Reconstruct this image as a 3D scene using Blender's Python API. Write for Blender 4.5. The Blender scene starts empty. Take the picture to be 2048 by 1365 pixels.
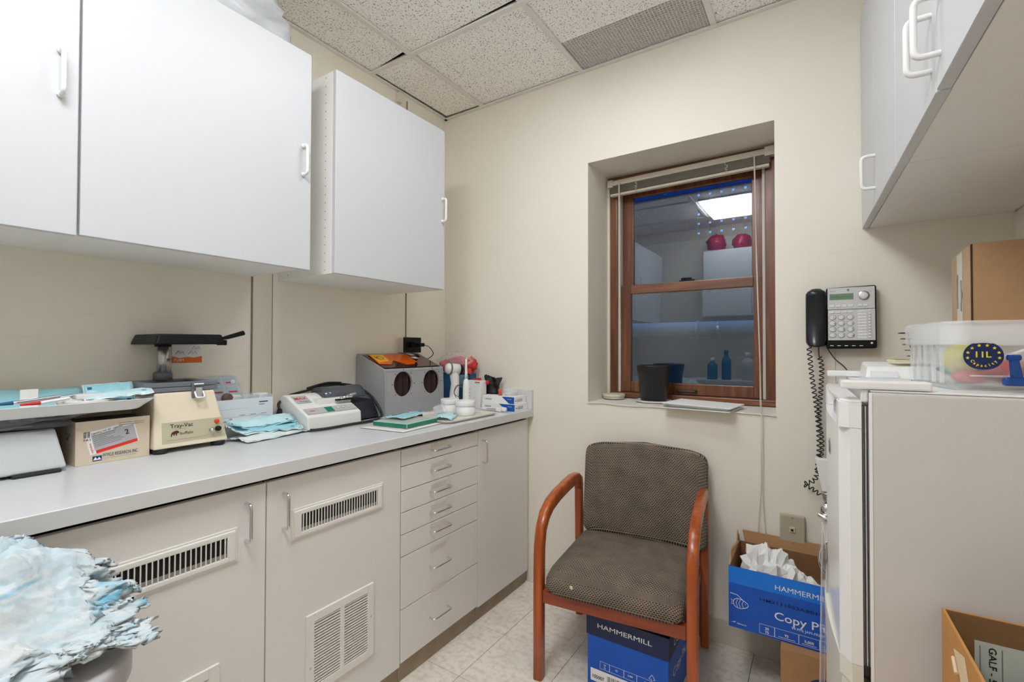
import bpy, bmesh, math, random
from mathutils import Vector, Matrix, noise
random.seed(7)
SC = bpy.context.scene
COL = SC.collection
PI = math.pi

# ------------------------------------------------------------------ camera
cam_d = bpy.data.cameras.new('camera'); cam = bpy.data.objects.new('camera', cam_d); COL.objects.link(cam)
cam_d.sensor_width = 36.0; cam_d.lens = 939.49 / 2048 * 36.0; cam_d.clip_start = 0.02; cam_d.clip_end = 60
CAM_YAW, CAM_PITCH, CAM_ROLL, CAM_H = 0.58, 0.01436, 0.0021, 1.2216
_fw = Vector((-math.sin(CAM_YAW)*math.cos(CAM_PITCH), math.cos(CAM_YAW)*math.cos(CAM_PITCH), math.sin(CAM_PITCH)))
_r = Vector((math.cos(CAM_YAW), math.sin(CAM_YAW), 0)); _u = _r.cross(_fw)
_r2 = _r*math.cos(CAM_ROLL) + _u*math.sin(CAM_ROLL); _u2 = -_r*math.sin(CAM_ROLL) + _u*math.cos(CAM_ROLL)
cam.matrix_world = Matrix(((_r2.x, _u2.x, -_fw.x, 0), (_r2.y, _u2.y, -_fw.y, 0), (_r2.z, _u2.z, -_fw.z, CAM_H), (0, 0, 0, 1)))
SC.camera = cam

# ------------------------------------------------------------------ world, view
world = bpy.data.worlds.new('dusk_sky'); SC.world = world; world.use_nodes = True
_bg = world.node_tree.nodes['Background']; _bg.inputs[0].default_value = (0.10, 0.26, 0.62, 1); _bg.inputs[1].default_value = 0.8
SC.view_settings.view_transform = 'Standard'; SC.view_settings.look = 'None'
SC.view_settings.gamma = 1.0; SC.view_settings.use_curve_mapping = False
SC.view_settings.exposure = 1.40
SC.cycles.max_bounces = 16; SC.cycles.diffuse_bounces = 12; SC.cycles.transparent_max_bounces = 24
LAMP = 9.0            # radiance of the two ceiling light lenses

# ------------------------------------------------------------------ materials
MATS = {}
def mat(name, col, rough=0.5, metal=0.0, var=0.0, scale=20.0, bump=0.0, bscale=None, spec=0.5, trans=0.0, emit=0.0, coat=0.0, alpha=1.0, ior=1.45):
    if name in MATS: return MATS[name]
    m = bpy.data.materials.new(name); m.use_nodes = True; MATS[name] = m
    nt = m.node_tree; b = nt.nodes['Principled BSDF']
    c = (col[0], col[1], col[2], 1)
    b.inputs['Base Color'].default_value = c; b.inputs['Roughness'].default_value = rough
    b.inputs['Metallic'].default_value = metal; b.inputs['IOR'].default_value = ior
    b.inputs['Specular IOR Level'].default_value = spec
    b.inputs['Transmission Weight'].default_value = trans; b.inputs['Coat Weight'].default_value = coat
    b.inputs['Alpha'].default_value = alpha
    if emit: b.inputs['Emission Color'].default_value = c; b.inputs['Emission Strength'].default_value = emit
    if var or bump:
        tc = nt.nodes.new('ShaderNodeTexCoord'); nz = nt.nodes.new('ShaderNodeTexNoise')
        nz.inputs['Scale'].default_value = scale; nz.inputs['Detail'].default_value = 6
        nt.links.new(tc.outputs['Object'], nz.inputs['Vector'])
        if var:
            mx = nt.nodes.new('ShaderNodeMixRGB'); mx.blend_type = 'MIX'
            mx.inputs[1].default_value = tuple(max(0, x*(1-var)) for x in col) + (1,)
            mx.inputs[2].default_value = tuple(min(1, x*(1+var)) for x in col) + (1,)
            nt.links.new(nz.outputs['Fac'], mx.inputs[0]); nt.links.new(mx.outputs[0], b.inputs['Base Color'])
        if bump:
            n2 = nz
            if bscale:
                n2 = nt.nodes.new('ShaderNodeTexNoise'); n2.inputs['Scale'].default_value = bscale; n2.inputs['Detail'].default_value = 4
                nt.links.new(tc.outputs['Object'], n2.inputs['Vector'])
            bp = nt.nodes.new('ShaderNodeBump'); bp.inputs['Strength'].default_value = bump; bp.inputs['Distance'].default_value = 0.002
            nt.links.new(n2.outputs['Fac'], bp.inputs['Height']); nt.links.new(bp.outputs[0], b.inputs['Normal'])
    return m

def ramp(nt, fac, stops, interp='LINEAR'):
    r = nt.nodes.new('ShaderNodeValToRGB'); r.color_ramp.interpolation = interp
    e = r.color_ramp.elements
    e[0].position, e[0].color = stops[0][0], tuple(stops[0][1]) + (1,)
    e[1].position, e[1].color = stops[-1][0], tuple(stops[-1][1]) + (1,)
    for p, c in stops[1:-1]:
        x = e.new(p); x.color = tuple(c) + (1,)
    nt.links.new(fac, r.inputs[0]); return r.outputs[0]
def newmat(name, rough=0.5):
    m = bpy.data.materials.new(name); m.use_nodes = True; MATS[name] = m
    nt = m.node_tree; b = nt.nodes['Principled BSDF']; b.inputs['Roughness'].default_value = rough
    tc = nt.nodes.new('ShaderNodeTexCoord'); return m, nt, b, tc
def noise_node(nt, tc, scale, detail=5, vec=None, stretch=None, coord='Object'):
    n = nt.nodes.new('ShaderNodeTexNoise'); n.inputs['Scale'].default_value = scale; n.inputs['Detail'].default_value = detail
    src = tc.outputs[coord]
    if stretch:
        mp = nt.nodes.new('ShaderNodeMapping'); mp.inputs['Scale'].default_value = stretch; nt.links.new(src, mp.inputs[0]); src = mp.outputs[0]
    nt.links.new(src, n.inputs['Vector']); return n
def add_bump(nt, b, h, strength, dist=0.002):
    bp = nt.nodes.new('ShaderNodeBump'); bp.inputs['Strength'].default_value = strength; bp.inputs['Distance'].default_value = dist
    nt.links.new(h, bp.inputs['Height']); nt.links.new(bp.outputs[0], b.inputs['Normal'])

# painted plaster with faint scuffs
m, nt, b, tc = newmat('wall_paint', 0.55)
n1 = noise_node(nt, tc, 3.0, 4); n2 = noise_node(nt, tc, 9.0, 8, stretch=(1, 1, 6))
c1 = ramp(nt, n1.outputs['Fac'], [(0.3, (0.785, 0.74, 0.645)), (0.7, (0.805, 0.765, 0.675))])
c2 = ramp(nt, n2.outputs['Fac'], [(0.30, (0.86, 0.86, 0.86)), (0.36, (1, 1, 1)), (1, (1, 1, 1))])
mx = nt.nodes.new('ShaderNodeMixRGB'); mx.blend_type = 'MULTIPLY'; mx.inputs[0].default_value = 0.22
nt.links.new(c1, mx.inputs[1]); nt.links.new(c2, mx.inputs[2]); nt.links.new(mx.outputs[0], b.inputs['Base Color'])
n3 = noise_node(nt, tc, 160, 3); add_bump(nt, b, n3.outputs['Fac'], 0.15, 0.001)
# fissured mineral ceiling tile
m, nt, b, tc = newmat('ceiling_tile', 0.95)
nA = noise_node(nt, tc, 135, 3, stretch=(1, 1.0, 1)); nB = noise_node(nt, tc, 60, 2, stretch=(1.6, 0.7, 1)); nB.inputs['Distortion'].default_value = 2.5
cA = ramp(nt, nA.outputs['Fac'], [(0.34, (0.24, 0.22, 0.18)), (0.41, (0.93, 0.91, 0.87)), (1, (0.96, 0.945, 0.92))])
cB = ramp(nt, nB.outputs['Fac'], [(0.315, (0.32, 0.29, 0.25)), (0.37, (1, 1, 1)), (1, (1, 1, 1))])
mx = nt.nodes.new('ShaderNodeMixRGB'); mx.blend_type = 'MULTIPLY'; mx.inputs[0].default_value = 1
nt.links.new(cA, mx.inputs[1]); nt.links.new(cB, mx.inputs[2]); nt.links.new(mx.outputs[0], b.inputs['Base Color'])
add_bump(nt, b, nA.outputs['Fac'], 0.9, 0.004)
# vinyl floor tile
m, nt, b, tc = newmat('floor_tile', 0.38)
n1 = noise_node(nt, tc, 7, 8); n2 = noise_node(nt, tc, 45, 6)
c1 = ramp(nt, n1.outputs['Fac'], [(0.3, (0.73, 0.66, 0.575)), (0.5, (0.81, 0.755, 0.68)), (0.75, (0.85, 0.80, 0.73))])
c2 = ramp(nt, n2.outputs['Fac'], [(0.35, (0.80, 0.77, 0.72)), (0.55, (1, 1, 1)), (1, (1, 1, 1))])
mx = nt.nodes.new('ShaderNodeMixRGB'); mx.blend_type = 'MULTIPLY'; mx.inputs[0].default_value = 0.8
nt.links.new(c1, mx.inputs[1]); nt.links.new(c2, mx.inputs[2]); nt.links.new(mx.outputs[0], b.inputs['Base Color'])
# red-brown stained wood
def wood(name, dark, mid, light, axis, rough=0.35):
    m, nt, b, tc = newmat(name, rough)
    st = {'x': (2, 30, 30), 'y': (30, 2, 30), 'z': (30, 30, 2)}[axis]
    n = noise_node(nt, tc, 1.4, 7, stretch=st); n.inputs['Distortion'].default_value = 0.6
    c = ramp(nt, n.outputs['Fac'], [(0.3, dark), (0.5, mid), (0.72, light)])
    nt.links.new(c, b.inputs['Base Color']); add_bump(nt, b, n.outputs['Fac'], 0.08)
    b.inputs['Coat Weight'].default_value = 0.3; b.inputs['Coat Roughness'].default_value = 0.2
    return m
wood('wood_win_z', (0.085, 0.026, 0.010), (0.15, 0.048, 0.018), (0.23, 0.083, 0.032), 'z')
wood('wood_win_x', (0.10, 0.033, 0.013), (0.18, 0.06, 0.023), (0.27, 0.10, 0.04), 'x')
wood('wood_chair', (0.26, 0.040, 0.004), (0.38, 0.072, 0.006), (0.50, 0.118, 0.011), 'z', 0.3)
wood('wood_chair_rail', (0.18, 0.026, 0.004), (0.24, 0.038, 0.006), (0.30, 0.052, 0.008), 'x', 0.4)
# woven chair fabric
m, nt, b, tc = newmat('chair_fabric', 0.9)
def wave(direction, scale):
    w = nt.nodes.new('ShaderNodeTexWave'); w.wave_type = 'BANDS'; w.bands_direction = direction
    w.inputs['Scale'].default_value = scale; w.inputs['Distortion'].default_value = 0.0
    nt.links.new(tc.outputs['UV'], w.inputs['Vector']); return w
ck = nt.nodes.new('ShaderNodeTexBrick'); ck.offset = 0.5; ck.inputs['Scale'].default_value = 1.0
ck.inputs['Color1'].default_value = (0.020, 0.016, 0.013, 1); ck.inputs['Color2'].default_value = (0.026, 0.020, 0.016, 1); ck.inputs['Mortar'].default_value = (0.27, 0.215, 0.165, 1)
ck.inputs['Mortar Size'].default_value = 0.0019; ck.inputs['Mortar Smooth'].default_value = 0.5; ck.inputs['Brick Width'].default_value = 0.0105; ck.inputs['Row Height'].default_value = 0.0068
nt.links.new(tc.outputs['UV'], ck.inputs['Vector'])
nn = noise_node(nt, tc, 14, 4); cn = ramp(nt, nn.outputs['Fac'], [(0.3, (0.75, 0.75, 0.75)), (0.7, (1.15, 1.12, 1.08))])
mx = nt.nodes.new('ShaderNodeMixRGB'); mx.blend_type = 'MULTIPLY'; mx.inputs[0].default_value = 1
nt.links.new(ck.outputs['Color'], mx.inputs[1]); nt.links.new(cn, mx.inputs[2]); nt.links.new(mx.outputs[0], b.inputs['Base Color'])
add_bump(nt, b, ck.outputs['Fac'], 0.5, 0.002)
# blue-white torn absorbent paper
m, nt, b, tc = newmat('blue_tissue', 0.9)
n1 = noise_node(nt, tc, 9, 5, stretch=(1, .5, 2.0)); n1.inputs['Distortion'].default_value = 1.0
c1 = ramp(nt, n1.outputs['Fac'], [(0.36, (0.57, 0.60, 0.61)), (0.47, (0.46, 0.57, 0.63)), (0.56, (0.57, 0.61, 0.625)), (0.68, (0.17, 0.43, 0.58))])
nt.links.new(c1, b.inputs['Base Color']); n2 = noise_node(nt, tc, 90, 5); add_bump(nt, b, n2.outputs['Fac'], 0.6, 0.004)
b.inputs['Subsurface Weight'].default_value = 0.15; b.inputs['Subsurface Radius'].default_value = (0.02, 0.02, 0.02)
# thin window glass: clear pane with Fresnel reflection
def glass(name, tint, refl=1.0, ior=1.5):
    m = bpy.data.materials.new(name); m.use_nodes = True; MATS[name] = m; nt = m.node_tree
    for n in list(nt.nodes): nt.nodes.remove(n)
    out = nt.nodes.new('ShaderNodeOutputMaterial'); mix = nt.nodes.new('ShaderNodeMixShader'); tr = nt.nodes.new('ShaderNodeBsdfTransparent')
    gl = nt.nodes.new('ShaderNodeBsdfGlossy'); fr = nt.nodes.new('ShaderNodeFresnel'); fr.inputs[0].default_value = ior
    gl.inputs['Roughness'].default_value = 0.01; tr.inputs[0].default_value = tuple(tint) + (1,)
    gl.inputs['Color'].default_value = (refl, refl, refl, 1)
    nt.links.new(fr.outputs[0], mix.inputs[0]); nt.links.new(tr.outputs[0], mix.inputs[1]); nt.links.new(gl.outputs[0], mix.inputs[2]); nt.links.new(mix.outputs[0], out.inputs[0])
    return m
glass('pane_glass', (0.80, 0.86, 0.90), 0.92, 1.9)
glass('clear_sheet', (0.86, 0.87, 0.88), 1.0, 1.5)
# milky translucent polypropylene and films: transparent + diffuse + gloss
def film(name, col, opacity, rough=0.25):
    m = bpy.data.materials.new(name); m.use_nodes = True; MATS[name] = m; nt = m.node_tree
    b = nt.nodes['Principled BSDF']; b.inputs['Base Color'].default_value = tuple(col) + (1,); b.inputs['Roughness'].default_value = rough
    b.inputs['Alpha'].default_value = opacity
    return m
film('tub_plastic', (0.86, 0.89, 0.92), 0.32); film('tub_rim', (0.90, 0.92, 0.94), 0.36)
film('clear_film', (0.85, 0.87, 0.90), 0.25, 0.12); film('grey_film', (0.25, 0.25, 0.27), 0.65, 0.15); film('smoke_lid', (0.10, 0.11, 0.13), 0.72, 0.08)
film('panel_film', (0.80, 0.80, 0.79), 0.38, 0.1); film('orange_acrylic', (0.80, 0.14, 0.01), 0.9, 0.12); mat('tape', (0.70, 0.665, 0.61), 0.25, var=0.08, scale=60)
film('glass_slab', (0.62, 0.74, 0.68), 0.85, 0.05); film('brown_acrylic', (0.07, 0.02, 0.012), 0.95, 0.1)

mat('laminate', (0.585, 0.595, 0.62), 0.42, var=0.015, scale=4)
mat('laminate_grey', (0.76, 0.74, 0.72), 0.45, var=0.025, scale=3)
mat('worktop', (0.60, 0.61, 0.63), 0.32, var=0.01, scale=8)
mat('worktop_edge', (0.64, 0.64, 0.64), 0.4, var=0.02, scale=8)
mat('carcass', (0.82, 0.81, 0.785), 0.5, var=0.02, scale=5)
mat('toe_kick', (0.33, 0.26, 0.18), 0.6, var=0.35, scale=14, bump=0.2)
mat('dark', (0.012, 0.010, 0.009), 0.8); mat('plenum', (0.02, 0.018, 0.015), 0.9)
mat('white_plastic', (0.80, 0.80, 0.79), 0.35); mat('white_handle', (0.82, 0.82, 0.80), 0.3)
mat('grid_metal', (0.74, 0.72, 0.68), 0.5, var=0.03, scale=12)
mat('chrome', (0.75, 0.75, 0.77), 0.13, 1.0); mat('chrome_dull', (0.55, 0.55, 0.56), 0.3, 1.0)
mat('vent_white', (0.78, 0.765, 0.73), 0.4); mat('black_plastic', (0.006, 0.006, 0.007), 0.45, spec=0.25); mat('black_rubber', (0.02, 0.02, 0.022), 0.6)
mat('paper_white', (0.82, 0.82, 0.82), 0.7); mat('trim_cream', (0.66, 0.62, 0.53), 0.5, var=0.03, scale=10)
mat('ink', (0.02, 0.018, 0.02), 0.6); mat('ink_grey', (0.22, 0.22, 0.22), 0.6); mat('ink_white', (0.80, 0.82, 0.84), 0.5); mat('ink_red', (0.62, 0.02, 0.02), 0.5)
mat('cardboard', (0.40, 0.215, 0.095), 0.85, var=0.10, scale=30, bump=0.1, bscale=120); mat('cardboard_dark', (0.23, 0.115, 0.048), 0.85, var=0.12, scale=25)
mat('cardboard_pale', (0.44, 0.265, 0.14), 0.85, var=0.07, scale=60)
mat('carton_blue', (0.001, 0.085, 0.50), 0.38, var=0.10, scale=9); mat('carton_blue_light', (0.001, 0.18, 0.74), 0.35, var=0.1, scale=9); mat('carton_navy', (0.010, 0.020, 0.075), 0.5, var=0.2, scale=40)
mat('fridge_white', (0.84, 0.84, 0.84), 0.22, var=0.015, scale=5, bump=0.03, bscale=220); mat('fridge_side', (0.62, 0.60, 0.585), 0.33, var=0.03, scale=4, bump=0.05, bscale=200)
mat('fridge_gasket', (0.17, 0.17, 0.165), 0.6); mat('fridge_cream', (0.72, 0.70, 0.62), 0.4)
mat('pouch_blue', (0.33, 0.64, 0.74), 0.3, var=0.12, scale=25); mat('pouch_pale', (0.52, 0.75, 0.80), 0.4, var=0.1, scale=25); mat('pouch_paper', (0.68, 0.76, 0.77), 0.6, var=0.04, scale=20)
mat('tray_white', (0.74, 0.73, 0.70), 0.35, var=0.02, scale=8); mat('tray_beige', (0.66, 0.62, 0.56), 0.4, var=0.02, scale=8)

# ------------------------------------------------------------------ mesh building
class MB:
    def __init__(s): s.v = []; s.f = []; s.sm = []; s.uv = {}
    def add(s, vs, fs, smooth=False):
        o = len(s.v); s.v += [Vector(p) for p in vs]
        for f in fs: s.f.append([i+o for i in f]); s.sm.append(smooth)
        return s
    def frombm(s, bm, smooth=False):
        bm.verts.ensure_lookup_table(); bm.verts.index_update()
        s.add([v.co.copy() for v in bm.verts], [[v.index for v in f.verts] for f in bm.faces], smooth); bm.free(); return s
    def box(s, a, b, bev=0.0, seg=2, M=None):
        x0, y0, z0 = min(a[0], b[0]), min(a[1], b[1]), min(a[2], b[2]); x1, y1, z1 = max(a[0], b[0]), max(a[1], b[1]), max(a[2], b[2])
        bm = bmesh.new(); vs = [bm.verts.new(p) for p in ((x0,y0,z0),(x1,y0,z0),(x1,y1,z0),(x0,y1,z0),(x0,y0,z1),(x1,y0,z1),(x1,y1,z1),(x0,y1,z1))]
        for f in ((0,3,2,1),(4,5,6,7),(0,1,5,4),(1,2,6,5),(2,3,7,6),(3,0,4,7)): bm.faces.new([vs[i] for i in f])
        if bev > 0:
            bev = min(bev, 0.49*min(x1-x0, y1-y0, z1-z0))
            bmesh.ops.bevel(bm, geom=list(bm.edges), offset=bev, segments=seg, profile=0.6, affect='EDGES', clamp_overlap=True)
        if M: bmesh.ops.transform(bm, matrix=M, verts=bm.verts)
        return s.frombm(bm, False)
    def hexa(s, b4, t4, bev=0.0, seg=2):      # bottom quad, top quad (ccw seen from above)
        bm = bmesh.new(); vs = [bm.verts.new(p) for p in list(b4)+list(t4)]
        for f in ((0,3,2,1),(4,5,6,7),(0,1,5,4),(1,2,6,5),(2,3,7,6),(3,0,4,7)): bm.faces.new([vs[i] for i in f])
        if bev > 0: bmesh.ops.bevel(bm, geom=list(bm.edges), offset=bev, segments=seg, profile=0.6, affect='EDGES', clamp_overlap=True)
        return s.frombm(bm)
    def prism(s, pts, d, bev=0.0, seg=2):     # planar polygon pts extruded by vector d
        bm = bmesh.new(); n = len(pts); d = Vector(d)
        a = [bm.verts.new(p) for p in pts]; c = [bm.verts.new(Vector(p)+d) for p in pts]
        bm.faces.new(a); bm.faces.new(c[::-1])
        for i in range(n): bm.faces.new((a[(i+1)%n], a[i], c[i], c[(i+1)%n]))
        bmesh.ops.recalc_face_normals(bm, faces=bm.faces)
        if bev > 0: bmesh.ops.bevel(bm, geom=list(bm.edges), offset=bev, segments=seg, profile=0.6, affect='EDGES', clamp_overlap=True)
        return s.frombm(bm)
    def tube(s, pts, r, n=8, caps=True, closed=False):
        pts = [Vector(p) for p in pts]; m = len(pts); rs = r if isinstance(r, (list, tuple)) else [r]*m
        rings = []; prev = None
        for i, p in enumerate(pts):
            if closed: t = (pts[(i+1)%m]-pts[i-1])
            else: t = pts[min(i+1, m-1)]-pts[max(i-1, 0)]
            t.normalize()
            if prev is None:
                a = Vector((0,0,1)) if abs(t.z) < 0.9 else Vector((1,0,0)); nrm = t.cross(a).normalized()
            else:
                nrm = (prev - t*prev.dot(t))
                nrm = nrm.normalized() if nrm.length > 1e-6 else t.cross(Vector((0.3,0.5,0.8))).normalized()
            prev = nrm; bn = t.cross(nrm)
            rings.append([p + (nrm*math.cos(2*PI*k/n) + bn*math.sin(2*PI*k/n))*rs[i] for k in range(n)])
        vs = [q for R in rings for q in R]; fs = []
        for i in range(m if closed else m-1):
            j = (i+1) % m
            for k in range(n): fs.append((i*n+k, i*n+(k+1)%n, j*n+(k+1)%n, j*n+k))
        s.add(vs, fs, True)
        if caps and not closed: s.add(rings[0], [list(range(n))[::-1]]); s.add(rings[-1], [list(range(n))])
        return s
    def lathe(s, prof, c=(0,0,0), n=32, axis=(0,0,1), smooth=True):   # prof = [(r, h)...]
        ax = Vector(axis).normalized(); a = ax.orthogonal().normalized(); b = ax.cross(a); c = Vector(c)
        vs = []; fs = []
        for (r, h) in prof:
            for k in range(n): vs.append(c + ax*h + (a*math.cos(2*PI*k/n)+b*math.sin(2*PI*k/n))*max(r, 1e-5))
        for i in range(len(prof)-1):
            for k in range(n): fs.append((i*n+k, i*n+(k+1)%n, (i+1)*n+(k+1)%n, (i+1)*n+k))
        return s.add(vs, fs, smooth)
    def cyl(s, c, r, h, axis=(0,0,1), n=24, r2=None):
        r2 = r if r2 is None else r2; e = min(0.12*r, 0.2*h)
        return s.lathe([(0, 0), (r-e, 0), (r, e), (r2, h-e), (r2-e, h), (0, h)], c, n, axis)
    def grid(s, fn, nu, nv, smooth=True, thick=0.0, closed_u=False):
        vs = [Vector(fn(i/nu, j/nv)) for j in range(nv+1) for i in range(nu+1)]; W = nu+1
        fs = [(j*W+i, j*W+i+1, (j+1)*W+i+1, (j+1)*W+i) for j in range(nv) for i in range(nu)]
        if thick == 0: return s.add(vs, fs, smooth)
        bm = bmesh.new(); bv = [bm.verts.new(p) for p in vs]
        for f in fs: bm.faces.new([bv[i] for i in f])
        bm.normal_update(); off = [v.normal.copy() for v in bm.verts]
        bw = [bm.verts.new(v.co - o*thick) for v, o in zip(list(bm.verts), off)]
        for f in fs: bm.faces.new([bw[i] for i in f][::-1])
        edge = [j for j in range(W)] + [j*W+nu for j in range(1, nv+1)] + [nv*W+i for i in range(nu-1, -1, -1)] + [j*W for j in range(nv-1, 0, -1)]
        for a, c in zip(edge, edge[1:]+edge[:1]): bm.faces.new((bv[c], bv[a], bw[a], bw[c]))
        return s.frombm(bm, smooth)
    def xf(s, M):
        s.v = [M @ p for p in s.v]; return s
    def mesh(s, name):
        me = bpy.data.meshes.new(name); me.from_pydata([tuple(p) for p in s.v], [], s.f)
        me.polygons.foreach_set('use_smooth', s.sm); me.update(); return me
    def build(s, name, material, parent=None, world=True):
        if parent is not None and world:
            inv = ROOTM.get(root_of(parent).name)
            if inv is not None: s.v = [inv @ p for p in s.v]
        me = s.mesh(name); me.materials.append(MATS[material] if isinstance(material, str) else material)
        o = bpy.data.objects.new(name, me); COL.objects.link(o)
        if parent is not None: o.parent = parent
        return o
ROOTM = {}
def root_of(o):
    while o.parent: o = o.parent
    return o
def tag(o, label=None, cat=None, group=None, kind=None):
    if label: o['label'] = label
    if cat: o['category'] = cat
    if group: o['group'] = group
    if kind: o['kind'] = kind
    return o
def thing(name, label, cat, loc=(0,0,0), rotz=0.0, group=None, kind=None):
    o = bpy.data.objects.new(name, None); o.empty_display_size = 0.05; COL.objects.link(o)
    o.location = loc; o.rotation_euler = (0, 0, rotz)
    ROOTM[o.name] = (Matrix.Translation(Vector(loc)) @ Matrix.Rotation(rotz, 4, 'Z')).inverted()
    return tag(o, label, cat, group, kind)
def single(name, mb, material, label, cat, loc=None, group=None):     # a thing that is one mesh, origin at its base
    lo = Vector(loc) if loc else Vector((sum(p.x for p in mb.v)/len(mb.v), sum(p.y for p in mb.v)/len(mb.v), min(p.z for p in mb.v)))
    mb.v = [p-lo for p in mb.v]; o = mb.build(name, material); o.location = lo
    return tag(o, label, cat, group)
def copies(me_obj, parent, offs, name=None):
    out = []
    for d in offs:
        c = me_obj.copy(); COL.objects.link(c); c.parent = parent
        c.location = Vector(me_obj.location) + Vector(d); out.append(c)
    return out
_fontcache = {}
def text(name, s, o, rv, uv, h, material, parent, width=None, bold=0.0, align='LEFT', lift=0.0006):
    key = (s, bold)
    if key not in _fontcache:
        cu = bpy.data.curves.new('t', 'FONT'); cu.body = s; cu.size = 1.0; cu.offset = bold; cu.extrude = 0.0; cu.resolution_u = 3
        ob = bpy.data.objects.new('t', cu); COL.objects.link(ob); bpy.context.view_layer.update()
        me = bpy.data.meshes.new_from_object(ob.evaluated_get(bpy.context.evaluated_depsgraph_get()))
        vs = [v.co.copy() for v in me.vertices]; fs = [list(p.vertices) for p in me.polygons]
        bpy.data.objects.remove(ob); bpy.data.curves.remove(cu); bpy.data.meshes.remove(me); _fontcache[key] = (vs, fs)
    vs, fs = _fontcache[key]
    if not vs: return None
    x0 = min(v.x for v in vs); x1 = max(v.x for v in vs); k = h/0.72; kx = k if width is None else width/(x1-x0)
    sh = {'LEFT': x0, 'CENTER': (x0+x1)/2, 'RIGHT': x1}[align]
    rv = Vector(rv).normalized(); uv = Vector(uv).normalized(); nv = rv.cross(uv); o = Vector(o) + nv*lift
    return MB().add([o + rv*((v.x-sh)*kx) + uv*(v.y*k) for v in vs], fs).build(name, material, parent)
def quad(o, rv, uv, w, h, lift=0.0003, t=0.0003):   # thin printed rectangle standing a hair proud
    rv = Vector(rv).normalized(); uv = Vector(uv).normalized(); n = rv.cross(uv); o = Vector(o)+n*lift
    a = [o, o+rv*w, o+rv*w+uv*h, o+uv*h]; return MB().prism([p for p in a], -n*t)
def frame_quad(mb, o, rv, uv, w, h, lw, lift=0.0006):
    rv = Vector(rv).normalized(); uv = Vector(uv).normalized(); o = Vector(o)
    for (a, b_, ww, hh) in ((0,0,w,lw),(0,h-lw,w,lw),(0,0,lw,h),(w-lw,0,lw,h)):
        q = quad(o+rv*a+uv*b_, rv, uv, ww, hh, lift); mb.add(q.v, q.f)
    return mb
def fillet(pts, r, n=5):
    pts = [Vector(p) for p in pts]; out = [pts[0]]
    for i in range(1, len(pts)-1):
        a, b_, c = pts[i-1], pts[i], pts[i+1]; da = (a-b_).normalized(); dc = (c-b_).normalized()
        rr = min(r, (a-b_).length*0.49, (c-b_).length*0.49)
        p, q = b_+da*rr, b_+dc*rr
        for k in range(n+1):
            t = k/n; out.append(p*(1-t)**2 + b_*2*t*(1-t) + q*t*t)
    out.append(pts[-1]); return out
def pull(base0, base1, outv, r, fil=0.012):          # D-shaped bar handle between two feet
    b0, b1, ov = Vector(base0), Vector(base1), Vector(outv)
    return MB().tube(fillet([b0, b0+ov, b1+ov, b1], fil), r, 10)

# ================================================================== ROOM
XL, YF, ZC, YB = -1.87, 2.1235, 2.5824, -0.75
SK = 0.0335                                   # the right wall runs slightly askew
XR = lambda y: 0.523 + SK*(YF-y)
RSK = math.atan(SK)
def struct(name, mb, material, parent=None, label=None):
    o = mb.build(name, material, parent)
    if parent is None: o['kind'] = 'structure'
    if label: o['label'] = label
    return o
# floor with 12 inch vinyl tiles
fl = struct('floor', MB().box((XL-0.1, YB-0.1, -0.08), (0.75, YF+0.05, -0.0045)), 'dark', label='beige vinyl tiled floor of the small work room')
TP = 0.3007; tx0, ty0 = -1.129, 1.67
tile_me = None
for i in range(-3, 7):
    for j in range(-8, 2):
        x0, y0 = tx0+i*TP, ty0+j*TP; x1, y1 = x0+TP, y0+TP
        x0c, x1c, y0c, y1c = max(x0, XL), min(x1, 0.62), max(y0, YB), min(y1, YF)
        if x1c-x0c < 0.02 or y1c-y0c < 0.02: continue
        MB().box((x0c+.0009, y0c+.0009, -0.0044), (x1c-.0009, y1c-.0009, 0), 0.0005, 1).build('tile', 'floor_tile', fl)
# walls
wl = struct('wall_left', MB().box((XL-0.12, YB-0.1, 0), (XL, YF+0.4, 2.75)), 'wall_paint', label='cream painted left wall behind the worktop')
WX0, WX1, WZ0, WZ1, WY = -0.947, -0.146, 0.9562, 2.1305, 2.40
wf = MB()
wf.box((XL, YF, 0), (WX0, 2.47, 2.75)); wf.box((WX1, YF, 0), (0.75, 2.47, 2.75)); wf.box((WX0, YF, 0), (WX1, 2.47, WZ0)); wf.box((WX0, YF, WZ1), (WX1, 2.47, 2.75))
struct('wall_far', wf, 'wall_paint', label='cream painted wall with the deep window recess')
wr = MB().hexa([(XR(YF), YF, 0), (XR(YB), YB, 0), (0.8, YB, 0), (0.8, YF, 0)], [(XR(YF), YF, 2.75), (XR(YB), YB, 2.75), (0.8, YB, 2.75), (0.8, YF, 2.75)])
struct('wall_right', wr, 'wall_paint', label='cream painted right wall behind the refrigerator')
struct('wall_back', MB().box((XL-0.1, YB-0.1, 0), (0.8, YB, 2.75)), 'wall_paint', label='cream painted wall behind the photographer')
# flat battens over the wall panel joints on the left wall
t1 = struct('trim_1', MB().box((XL, 0.985, 0.9), (XL+0.007, 1.062, 1.52), 0.002), 'trim_cream', label='cream batten over a wall panel joint left')
for y0 in (0.9815, 1.0635):
    MB().box((XL, y0-.001, 0.9), (XL+0.0045, y0+.0025, 1.52)).build('shadow_line', mat('joint_and_shadow_brown', (0.25, 0.18, 0.11), 0.6), t1)  # brown strips stand for the shadow lines along the batten edges
struct('trim_2', MB().box((XL, 1.803, 0.9), (XL+0.005, 1.808, 2.56), 0.001), 'joint_and_shadow_brown', label='thin joint strip beside the wall outlet')
struct('baseboard_far', MB().box((-1.24, YF-0.008, 0), (XR(YF), YF, 0.10), 0.003), 'trim_cream', label='cream vinyl cove base along the window wall')
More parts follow.
